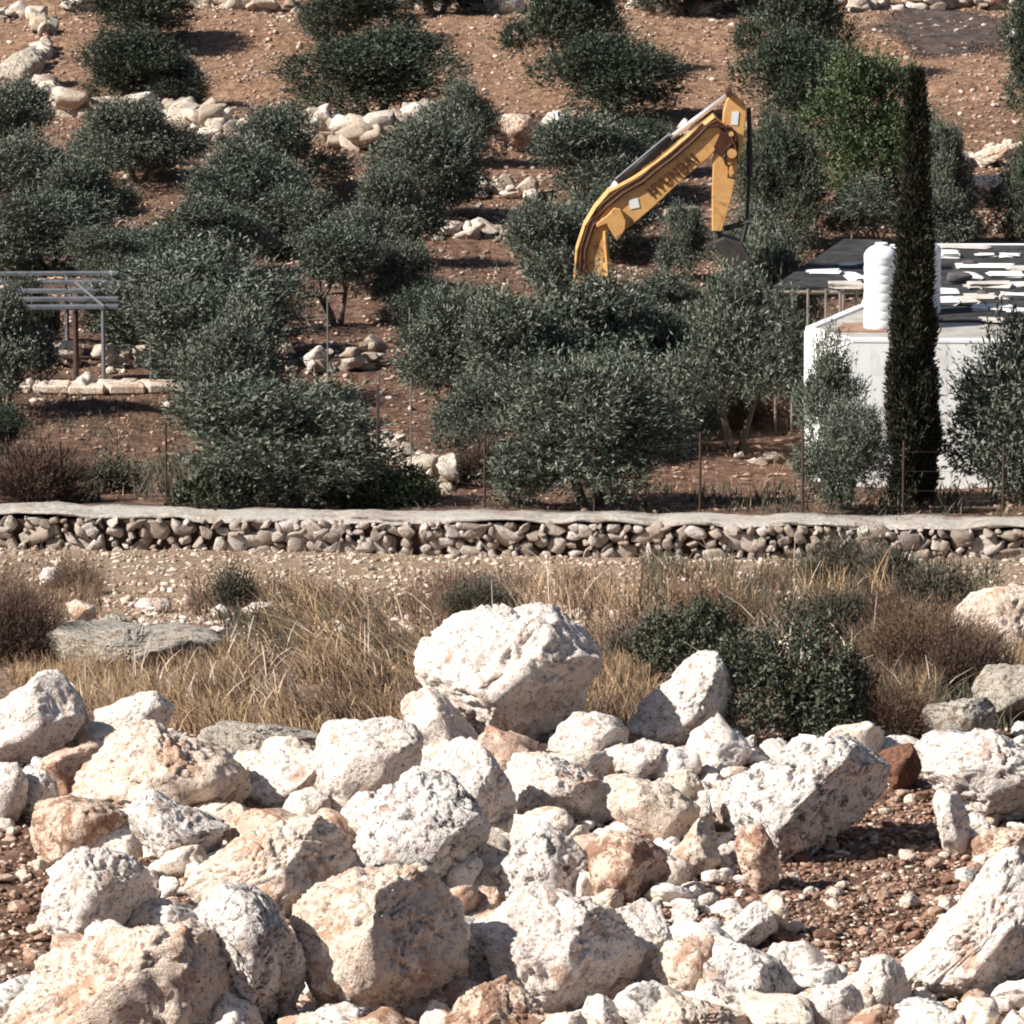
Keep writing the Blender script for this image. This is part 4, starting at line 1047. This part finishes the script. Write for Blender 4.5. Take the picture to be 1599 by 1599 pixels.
# ------------------------------------------------------------------ white house with roof, tanks
M_PLASTER = plain("white_plaster", (0.80, 0.80, 0.80), 0.9, 0.05, 1.2)
_nt = M_PLASTER.node_tree; _b = _nt.nodes["Principled BSDF"]; _tc = nd(_nt, "ShaderNodeTexCoord").outputs["Object"]
_mp = nd(_nt, "ShaderNodeMapping"); _mp.inputs["Scale"].default_value = (5, 5, .5); _nt.links.new(_tc, _mp.inputs[0])
_s = noise(_nt, _mp.outputs[0], 1.0, 6, 0.65); _s2 = noise(_nt, _tc, 1.3, 6, 0.7, .6)
_c = mixc(_nt, ramp(_nt, _s, [(0.50, G(0)), (0.72, G(0.55))]), (0.90, 0.90, 0.89), (0.58, 0.53, 0.48))
_c = mixc(_nt, ramp(_nt, _s2, [(0.56, G(0)), (0.60, G(0.35))]), _c, (0.62, 0.60, 0.57))
_nt.links.new(_c, _b.inputs["Base Color"])
M_BITUMEN = plain("dark_sheet", (0.040, 0.038, 0.038), 0.85, 0.7, 2.0)
M_CONC = plain("roof_concrete", (0.38, 0.35, 0.32), 0.95, 0.25, 3)
M_RUSTCONC = plain("rusty_concrete", (0.28, 0.17, 0.12), 0.95, 0.25, 3)
M_TANK = plain("white_polyethylene", (0.86, 0.87, 0.88), 0.45, 0.03, 2)
M_SLAB = plain("white_block", (0.80, 0.79, 0.77), 0.9, 0.08, 3)
M_SLABG = plain("dusty_block", (0.55, 0.50, 0.45), 0.9, 0.2, 5)
M_TIMBER = plain("grey_timber", (0.22, 0.19, 0.16), 0.9, 0.3, 4)
M_GALV = plain("galvanised_pipe", (0.24, 0.25, 0.26), 0.45, 0.15, 5, 0.6)
M_RUST = plain("rusty_iron", (0.065, 0.04, 0.03), 0.8, 0.4, 6)
M_WHITEP = plain("white_paint", (0.78, 0.78, 0.78), 0.7, 0.08, 5)
HD = 115.0
ZR = zrow(533, HD)
def roofpt(px, row, z=None):
    z = ZR if z is None else z
    u = (px - W / 2) / FPX; v = (W / 2 - row) / FPX
    x, y, zz = u, CP - v * SP, SP + v * CP
    k = z / zz
    return Vector((x * k, y * k, z))
A = roofpt(1760, 536); Bc = roofpt(1322, 533); Cc = roofpt(1256, 515); Dd = roofpt(1345, 478); E = roofpt(1345, 384); E.x = Dd.x + (E.y - Dd.y) * 0.12; Ff = Vector((A.x + 1.2, E.y, ZR))
house = thing("white_house", Vector((Bc.x, Bc.y, g1(Bc.x, Bc.y))), "white plastered flat-roofed house behind the tall cypress", "house")
base_z = min(g1(Bc.x, Bc.y), g1(A.x, A.y)) - 1.0
poly = [A, Bc, Cc, Dd, E, Ff]
mb = MB(); mb.prism([Vector((p.x, p.y, 0)) for p in poly], (0, 0, ZR - .02), (0, 0, base_z))
mb.obj("wall", M_PLASTER, house)
cen = sum((p for p in poly), Vector()) / 6
mb = MB()
for i in range(len(poly)):
    a, b_ = poly[i], poly[(i + 1) % len(poly)]
    d = (b_ - a); L = d.length; d.normalize(); nrm = Vector((-d.y, d.x, 0))
    if nrm.dot(cen - (a + b_) / 2) < 0: nrm = -nrm
    mid = (a + b_) / 2 + nrm * 0.07
    mb.box((mid.x, mid.y, ZR + .01), (L - 0.16, 0.16, 0.07), rz=math.atan2(d.y, d.x))
mb.obj("parapet", M_PLASTER, house, bevel=.012)
mb = MB(); mb.prism([cen + (Vector((p.x, p.y, 0)) - Vector((cen.x, cen.y, 0))) * .985 - Vector((0, 0, cen.z)) for p in poly], (0, 0, ZR - .015), (0, 0, ZR + .01))
mb.obj("roof_slab", M_CONC, house)
mb = MB(); mb.prism([roofpt(1300, 520), roofpt(1385, 520), roofpt(1385, 507), roofpt(1318, 507)], (0, 0, .012), (0, 0, .03))
mb.obj("rusty_strip", M_RUSTCONC, house)
mb = MB(); mb.prism([roofpt(1390, 504), roofpt(1720, 506), roofpt(1740, 386), roofpt(1368, 386)], (0, 0, .014), (0, 0, .04))
mb.obj("roofing_sheet", M_BITUMEN, house)
# lean-to shed with dark sheets on posts
ZS = ZR + 0.10
shed = thing("sheeted_shed", roofpt(1290, 470, ZS) * 1.0, "open shed with a dark sheet roof on posts left of the white house", "shed")
mb = MB()
q = [roofpt(1206, 451, ZS), roofpt(1352, 451, ZS), roofpt(1378, 378, ZS), roofpt(1318, 376, ZS)]
mb.prism(q, (0, 0, 0), (0, 0, .04)); mb.obj("roof", M_BITUMEN, shed)
mb = MB()
for i in range(4):
    a, b_ = q[i], q[(i + 1) % 4]
    mb.tube([a + Vector((0, 0, -.06)), b_ + Vector((0, 0, -.06))], .04, 6)
mb.obj("roof_frame", M_TIMBER, shed)
for px in (1212, 1238, 1262, 1290, 1312, 1338):
    p = roofpt(px, 452, ZS); mb = MB(); mb.tube([Vector((p.x, p.y + .05, g1(p.x, p.y) - .1)), Vector((p.x, p.y + .05, ZS))], .028, 6); mb.obj("post", M_TIMBER, shed)
p = roofpt(1318, 380, ZS); mb = MB(); mb.tube([Vector((p.x, p.y, g1(p.x, p.y) - .1)), p], .035, 6); mb.obj("post", M_TIMBER, shed)

def tank(px, row, w_px, top_row, label):
    p = roofpt(px, row); m = mpp(p.y); r = w_px * m / 2; h = (row - top_row) * m
    t = thing("water_tank", p + Vector((0, 0, .03)), label, "water tank", "ribbed water tanks on the roof")
    n = 48; V = []; rings = 90
    for i in range(rings + 1):
        s = i / rings; z = h * s
        rib = 0.045 * r * (abs(math.sin(s * math.pi * 9)) ** .5 - 1) if s < 0.86 else 0
        rr_ = r * (0.94 + 0) + rib
        if s > 0.86: rr_ = r * 0.95 * math.sqrt(max(0, 1 - ((s - .86) / .14) ** 2 * .78))
        for k in range(n):
            a = 2 * math.pi * k / n; V.append((rr_ * math.cos(a), rr_ * math.sin(a), z))
    Fs = [(i * n + k, i * n + (k + 1) % n, (i + 1) * n + (k + 1) % n, (i + 1) * n + k) for i in range(rings) for k in range(n)]
    Fs.append(tuple(rings * n + k for k in range(n)))
    o = mesh_obj("barrel", V, Fs, M_TANK, t, smooth=True)
    mb = MB(); q = Vector(t["_o"]); mb.tube([q + Vector((0, 0, h - .01)), q + Vector((0, 0, h + .05))], [r * .36, r * .34], 24)
    mb.obj("lid", M_TANK, t)
tank(1375, 514, 58, 384, "ribbed white water tank left of the cypress trunk, on the house roof")
tank(1439, 492, 64, 378, "white water tank mostly hidden behind the cypress, on the house roof")

SLABS = [ # px,row,w,h,rot,label
 (1346,382,44,9,0,"long white board at the top left corner of the sheeted roof"),
 (1288,424,48,8,.05,"white board lying alone on the left part of the shed roof"),
 (1320,444,46,13,0,"white block at the front edge of the shed roof beside the left tank"),
 (1336,432,14,18,.3,"small upright white piece beside the left tank"),
 (1326,413,26,3,0,"thin white strip on the middle of the shed roof"),
 (1505,385,78,7,0,"long thin white board at the back of the roof right of the cypress"),
 (1482,396,30,14,.1,"white slab right beside the cypress at the back of the roof"),
 (1540,415,86,8,0,"long pale board across the middle of the littered roof"),
 (1590,418,30,10,0,"white slab at the right edge on the middle of the roof"),
 (1514,432,26,18,.3,"round cream piece on the roof between the dark bags"),
 (1572,428,50,10,.15,"white slab above the stack at the right edge of the roof"),
 (1548,444,64,12,-.08,"wide white slab in the middle of the right roof"),
 (1590,444,34,9,0,"white slab touching the right edge in the middle of the stack"),
 (1480,454,32,10,0,"yellowish white block just right of the cypress"),
 (1532,462,46,10,.05,"white slab in front of the wide one on the roof"),
 (1586,462,40,12,0,"pale grey slab at the right edge of the roof"),
 (1478,470,34,16,0,"cream block lowest beside the cypress on the roof"),
 (1510,470,20,16,.4,"small white block right of the cream one on the roof"),
 (1550,480,60,12,0,"long white slab lowest in the middle of the stack"),
 (1592,484,36,10,0,"white slab lowest at the right edge of the roof"),
 (1550,499,36,9,0,"single white block on the dark sheet near the front of the roof"),
 (1540,398,24,6,.2,"short cream board at the back of the littered roof"),
 (1578,398,26,8,-.2,"tilted white board in the far right of the roof"),
 (1520,448,18,8,.4,"small white chip left of the wide slab on the roof"),
]
for k, (px, row, w_, h_, rot, lab) in enumerate(SLABS):
    shedside = px < 1345
    p = roofpt(px, row + h_ / 2, ZS + .04 if shedside else ZR + .04); m = mpp(p.y)
    mb = MB(); rz = rot * .5
    # a slab lying on the roof: its depth foreshortens to h_
    th = 0.035 if h_ < 12 else .08
    dep = max(0.12, (h_ * m - th) / 0.145) * .9
    dep = min(dep, 1.0)
    sr = random.Random(k)
    mb.box((p.x, p.y + dep / 2, p.z + th / 2 + .004), (w_ * m, dep, th), rz=rz, ry=sr.uniform(-.02, .02))
    o = mb.obj("roof_slab_piece" if w_ > 20 else "roof_block", (M_SLAB, M_SLAB, M_SLABG)[k % 3], bevel=.01)
    v = o.data.vertices
    for vv in v: vv.co.x += sr.uniform(-.07, .07); vv.co.y += sr.uniform(-.10, .10)
    tag(o, lab, "slab", "white slabs and boards lying on the roofs")
for k, (px, row, w_, h_, lab) in enumerate([(1497,430,34,26,"dark grey bundle on the roof right of the hidden tank"), (1515,408,22,14,"dark bundle at the back of the roof"), (1534,456,14,12,"little brown bundle between the white slabs")]):
    p = roofpt(px, row + h_ / 2, ZR + .04); m = mpp(p.y)
    v, f = small_rock(700 + k, 3, .6)
    o = mesh_obj("roof_bundle", v * np.array([w_ * m * .55, w_ * m * .4, h_ * m * .55]), f, plain("bundle_cloth", (0.10, 0.09, 0.095), .9, .3), smooth=True)
    o.location = p + Vector((0, 0, h_ * m * .4)); tag(o, lab, "bundle")

# ------------------------------------------------------------------ digger
M_YEL, nt, b = new_mat("digger_yellow", 0.6)
tc = nd(nt, "ShaderNodeTexCoord").outputs["Object"]
n1 = noise(nt, tc, 2.2, 8, 0.75, .8); n2 = noise(nt, tc, 7, 5, 0.6)
c = ramp(nt, n2, [(0.3, (0.60, 0.31, 0.10)), (0.7, (0.72, 0.42, 0.17))])
nt.links.new(mixc(nt, ramp(nt, n1, [(0.54, G(0)), (0.62, G(0.75))]), c, (0.22, 0.09, 0.045)), b.inputs["Base Color"])
M_DKBR = plain("brown_hose", (0.075, 0.028, 0.018), 0.6, 0.4, 8)
M_BLACK = plain("black_paint", (0.02, 0.02, 0.022), 0.5, 0.3, 5)
M_CHROME = plain("bright_rod", (0.72, 0.68, 0.70), 0.35, 0.05, 5, 0.4)
M_STEEL = plain("worn_steel", (0.06, 0.05, 0.045), 0.7, 0.3, 5)
M_GLASS = plain("cab_glass", (0.03, 0.04, 0.045), 0.1, 0.1, 2)
XD = 122.0
def wide(pts, k):
    return [(u - .64 * k, v - .77 * k) for u, v in pts]
def dg(u, v): return at(880 + u / 4.442, 130 + v / 4.442, XD)
foot = at(915, 560, XD)
dig = thing("excavator", Vector((at(850, 600, XD).x, XD, g1(at(850, 600, XD).x, XD))), "yellow tracked digger with raised arm working among the olives", "excavator")
T = 0.19
mb = MB()
up = [(60,1560),(80,1340),(95,1150),(150,980),(225,855),(320,745),(490,655),(650,550),(800,425),(950,305),(1050,225)]
lowp = [(1110,290),(1095,370),(1000,480),(800,650),(600,840),(450,965),(380,1000),(330,985),(285,1010),(270,1150),(262,1340),(250,1560)]
up = wide(up, 16); lowp = wide(lowp, -22)
pts_b = [dg(*p) for p in up + lowp]
mb.prism(pts_b, (0, -T, 0), (0, T, 0)); mb.obj("boom", M_YEL, dig, bevel=.012)
# raised edge plates on the camera side of the boom
mb = MB()
for a, b_ in zip(up[1:-1], up[2:]):
    pa, pb = dg(*a), dg(*b_); mb.tube([pa + Vector((0.02, -T - .02, -.03)), pb + Vector((0.02, -T - .02, -.03))], .022, 6)
mb.obj("boom_edge", M_YEL, dig)
mb = MB()   # hoses and shadow-coloured pipes along the boom's side
hs = [(150,1330),(160,1150),(215,980),(300,860),(420,760),(560,680),(640,610),(760,520),(900,400),(1000,300),(1080,290)]
hs = wide(hs, 12)
mb.tube([dg(*p) + Vector((0, -T - .035, 0)) for p in hs], .032, 6)
mb.tube([dg(p[0] - 28, p[1] - 22) + Vector((0, -T - .03, 0)) for p in hs[:-1]], .024, 6)
mb.tube([dg(*p) + Vector((0, -T - .04, 0)) for p in [(1080,290),(1160,300),(1200,380),(1150,420),(1110,500),(1130,560)]], .032, 6)
mb.tube([dg(*p) + Vector((0, -T - .04, 0)) for p in [(980,290),(1060,250),(1150,330),(1190,420),(1200,540),(1140,560),(1140,640),(1200,650)]], .026, 6)
mb.obj("hydraulic_hose", M_DKBR, dig)
mb = MB()
mb.prism([dg(*p) for p in [(350,850),(395,860),(430,940),(425,1000),(370,1080),(320,1000),(300,960),(230,985),(225,960),(300,905)]], (0, -T - .09, 0), (0, -T - .01, 0))
mb.obj("boom_bracket", M_YEL, dig, bevel=.01)
mb = MB()
for dy in (-.30, .30):
    mb.tube([dg(285, 1010) + Vector((0, dy, 0)), dg(300, 1230) + Vector((0, dy, 0))], .035, 8)
mb.obj("boom_rod", M_YEL, dig)
mb = MB()
for dy in (-.30, .30):
    mb.tube([dg(300, 1230) + Vector((0, dy, 0)), dg(330, 1720) + Vector((0, dy, 0))], .065, 8)
mb.obj("boom_cylinder", M_YEL, dig)
mb = MB(); mb.prism([dg(*p) for p in [(1130,110),(1160,75),(1230,95),(1262,160),(1265,210),(1245,400),(1205,560),(1175,740),(1145,860),(1095,1020),(1030,1020),(1028,800),(1035,520),(1060,440),(1100,360),(1105,200)]], (0, -.15, 0), (0, .15, 0))
mb.obj("arm", M_YEL, dig, bevel=.012)
mb = MB(); mb.prism([dg(*p) for p in [(1095,300),(1140,280),(1190,330),(1215,420),(1200,470),(1130,500),(1060,480),(1040,430),(1070,370)]], (0, -T - .03, 0), (0, -.155, 0))
mb.obj("pivot_plate", M_DKBR, dig)
for (u, v, r) in ((1165, 475, .085), (1160, 605, .05), (1145, 65, .06), (1160, 340, .045)):
    mb = MB(); c = dg(u, v); mb.tube([c + Vector((0, -T - .07, 0)), c + Vector((0, T, 0))], r, 14); mb.obj("pivot_pin", M_YEL if r != .06 else M_DKBR, dig)
mb = MB(); mb.tube([dg(375, 700) + Vector((0, 0, .02)), dg(740, 390) + Vector((0, 0, .02))], .085, 12); mb.obj("arm_cylinder", M_BLACK, dig, smooth=True)
mb = MB(); mb.tube([dg(360, 690) + Vector((0, -.05, .07)), dg(740, 372) + Vector((0, -.05, .07))], .02, 8); mb.obj("cylinder_pipe", M_GALV, dig)
mb = MB(); mb.tube([dg(740, 380), dg(1135, 85)], .045, 12); mb.obj("piston_rod", M_CHROME, dig, smooth=True)
mb = MB(); mb.tube([dg(375, 690), dg(330, 760)], .07, 8); mb.obj("cylinder_mount", M_WHITEP, dig)
mb = MB(); mb.tube([dg(1285, 170), dg(1290, 420)], .04, 8); mb.tube([dg(1290, 400), dg(1290, 640)], .055, 8); mb.tube([dg(1290, 640), dg(1270, 960)], .03, 8); mb.obj("bucket_cylinder", M_BLACK, dig)
mb = MB(); mb.tube([dg(1290, 960), dg(1110, 1010)], .05, 8); mb.tube([dg(1075, 1000), dg(1060, 1130)], .07, 8); mb.tube([dg(1270, 960), dg(1240, 1100)], .05, 8); mb.obj("bucket_link", M_STEEL, dig)
mb = MB()
bp = [(1040,1090),(1110,1060),(1230,1100),(1290,1200),(1270,1330),(1200,1400),(1100,1390),(1190,1330),(1215,1230),(1180,1170),(1110,1140)]
mb.prism([dg(*p) for p in bp], (0, -.36, 0), (0, .36, 0))
for dy in (-.38, .36):
    mb.prism([dg(*p) for p in [(1040,1090),(1110,1060),(1230,1100),(1290,1200),(1270,1330),(1200,1400),(1185,1300),(1090,1160)]], (0, dy, 0), (0, dy + .02, 0))
for k in range(5):
    y = -.32 + .16 * k; mb.prism([dg(1040, 1090), dg(1000, 1110), dg(985, 1180), dg(1030, 1120)], (0, y - .03, 0), (0, y + .03, 0))
mb.obj("bucket", M_STEEL, dig)
for (u, v, w_, h_) in ((488, 825, .17, .17), (1187, 235, .12, .24)):
    mb = MB(); c = dg(u, v); mb.box(c + Vector((0, -T - .008 if u < 900 else -.158, 0)), (w_, .008, h_), ry=-.2 if u < 900 else .1); mb.obj("sticker", M_WHITEP, dig)
# lettering on the boom
cu = bpy.data.curves.new("lettering", 'FONT'); cu.body = "HYUNDAI"; cu.size = 0.215; cu.extrude = 0.006; cu.align_x = 'CENTER'; cu.align_y = 'CENTER'; cu.space_character = 1.12; cu.offset = .009
to = bpy.data.objects.new("tmp_lettering", cu); COL.objects.link(to)
dgm = bpy.context.evaluated_depsgraph_get(); me = bpy.data.meshes.new_from_object(to.evaluated_get(dgm))
bpy.data.objects.remove(to)
lo = bpy.data.objects.new("lettering", me); COL.objects.link(lo); me.materials.clear(); me.materials.append(M_DKBR)
c = dg(752, 628) + Vector((0, -T - .022, 0)); d = dg(900, 470) - dg(570, 735)
ang = math.atan2(d.z, d.x)
lo.rotation_euler = (math.pi / 2, -ang, 0)
lo.rotation_euler = (Matrix.Rotation(-ang, 3, 'Y') @ Matrix.Rotation(math.pi / 2, 3, 'X')).to_euler()
lo.parent = dig; lo.location = c - Vector(dig["_o"])
# machine body, mostly hidden by the trees
gx = at(915, 600, XD).x; gz = g1(gx, XD) - .25
mb = MB(); mb.box((gx - .15, XD, gz + 1.12), (2.5, 1.9, .72)); mb.obj("house_body", M_YEL, dig, bevel=.08)
mb = MB(); mb.box((gx - 1.55, XD, gz + 1.05), (.45, 1.95, .8)); mb.obj("counterweight", M_STEEL, dig, bevel=.1)
mb = MB(); mb.box((gx + .35, XD + .5, gz + 1.65), (1.0, .85, .5)); cabo = mb.obj("cab", M_YEL, dig, bevel=.05)
mb = MB(); mb.box((gx + .35, XD + .06, gz + 1.68), (.75, .02, .3)); mb.box((gx + .86, XD + .5, gz + 1.68), (.02, .6, .3)); mb.obj("window", M_GLASS, dig)
for sy in (-.75, .75):
    mb = MB(); pr = [Vector((gx + a, XD + sy, gz + b_)) for a, b_ in ((-1.5, .3), (-1.35, .08), (-1.1, 0), (1.1, 0), (1.35, .08), (1.5, .3), (1.35, .55), (1.1, .62), (-1.1, .62), (-1.35, .55))]
    mb.prism(pr, (0, -.22, 0), (0, .22, 0)); mb.obj("track", M_BLACK, dig)
mb = MB(); mb.tube([(gx, XD, gz + .5), (gx, XD, gz + .8)], .5, 16); mb.box((gx, XD, gz + .4), (1.2, 1.1, .3)); mb.obj("undercarriage", M_STEEL, dig)
mb = MB(); mb.box((foot.x, XD, gz + 1.0), (.6, .75, .6)); mb.obj("boom_foot", M_STEEL, dig)

# ------------------------------------------------------------------ pipe trellis, posts and fences
PD = 124.2
M_SLAT = plain("shade_dark_slat", (0.12, 0.125, 0.14), 0.8, 0.35, 4)  # grey rails, darkened and widened to carry the shade seen between them
pz = zrow(480, PD)
per = thing("pipe_trellis", Vector((at(118, 600, PD).x, PD, g1(at(118, 600, PD).x, PD))), "grey pipe trellis on posts at the left with five parallel rails", "trellis")
for k, row in enumerate((426, 440, 453, 466, 478)):
    a = roofpt(-60, row, pz); b_ = roofpt(184, row + 2, pz)
    if k == 4: a = roofpt(30, row, pz)
    mb = MB(); mb.box((a + b_) / 2, ((b_ - a).length, .26, .05), ry=-.005); mb.obj("rail", M_SLAT, per)
mb = MB(); mb.tube([roofpt(104, 424, pz) + Vector((0, 0, -.06)), roofpt(114, 482, pz) + Vector((0, 0, -.06))], .025, 8); mb.obj("beam", M_GALV, per)
mb = MB(); mb.tube([roofpt(118, 446, pz) + Vector((0, 0, .06)), roofpt(163, 484, pz) + Vector((0, 0, .06))], .025, 8); mb.obj("beam", M_GALV, per)
for px, mt, r in ((118, M_RUST, .05), (161, M_GALV, .04), (-40, M_GALV, .04)):
    p = at(px, 482, PD); g = g1(p.x, PD)
    mb = MB(); mb.tube([(p.x, PD, g - .1), (p.x, PD, p.z + .04)], r, 8); mb.obj("post", mt, per)
p = roofpt(104, 424, pz); mb = MB(); mb.tube([(p.x, p.y, g1(p.x, p.y)), p], .04, 8); mb.obj("post", M_GALV, per)

def fence(name, posts, label, wires=4, mat=M_RUST, r=.022):
    P0 = []
    for (px, rb, rt, D) in posts:
        b_ = at(px, rb, D); P0.append((Vector((b_.x, D, g1(b_.x, D) - .1)), Vector((b_.x, D, at(px, rt, D).z))))
    t = thing(name, P0[0][0], label, "fence")
    for a, b_ in P0:
        mb = MB(); mb.tube([a, b_], r, 6); mb.obj("post", mat, t)
    mb = MB()
    for (a, b_), (c, d) in zip(P0[:-1], P0[1:]):
        for k in range(wires):
            s = (k + .6) / (wires + .1)
            mb.tube([a.lerp(b_, s), c.lerp(d, s)], .003, 4, False)
    mb.obj("wire", M_RUST, t); return t
FD = 109.6
fence("wire_fence", [(-40,795,670,FD),(95,795,690,FD),(260,795,662,FD),(432,795,690,FD),(590,795,600,FD),(757,800,690,FD),(928,800,690,FD),(1093,805,675,FD),(1253,806,660,FD),(1410,808,690,FD),(1566,808,692,FD),(1700,808,690,FD)],
      "thin wire fence on dark posts running just behind the long wall")
fence("side_fence", [(592,680,580,112.5),(642,680,590,115),(686,690,620,116.5),(735,690,620,118)], "short fence of thin grey posts between the centre olives", 9, M_GALV, .016)
fence("back_fence", [(235,560,450,124),(380,560,460,124.5),(512,590,462,125),(640,590,480,125)], "thin grey posts standing behind the left olives", 3, M_GALV, .018)

for o in list(bpy.data.objects):
    for k_ in ("_o", "_w", "_h"):
        if k_ in o.keys(): del o[k_]
for k, t in enumerate(OT):
    if k not in used:
        for ch in list(t.children): bpy.data.objects.remove(ch)
        bpy.data.objects.remove(t)
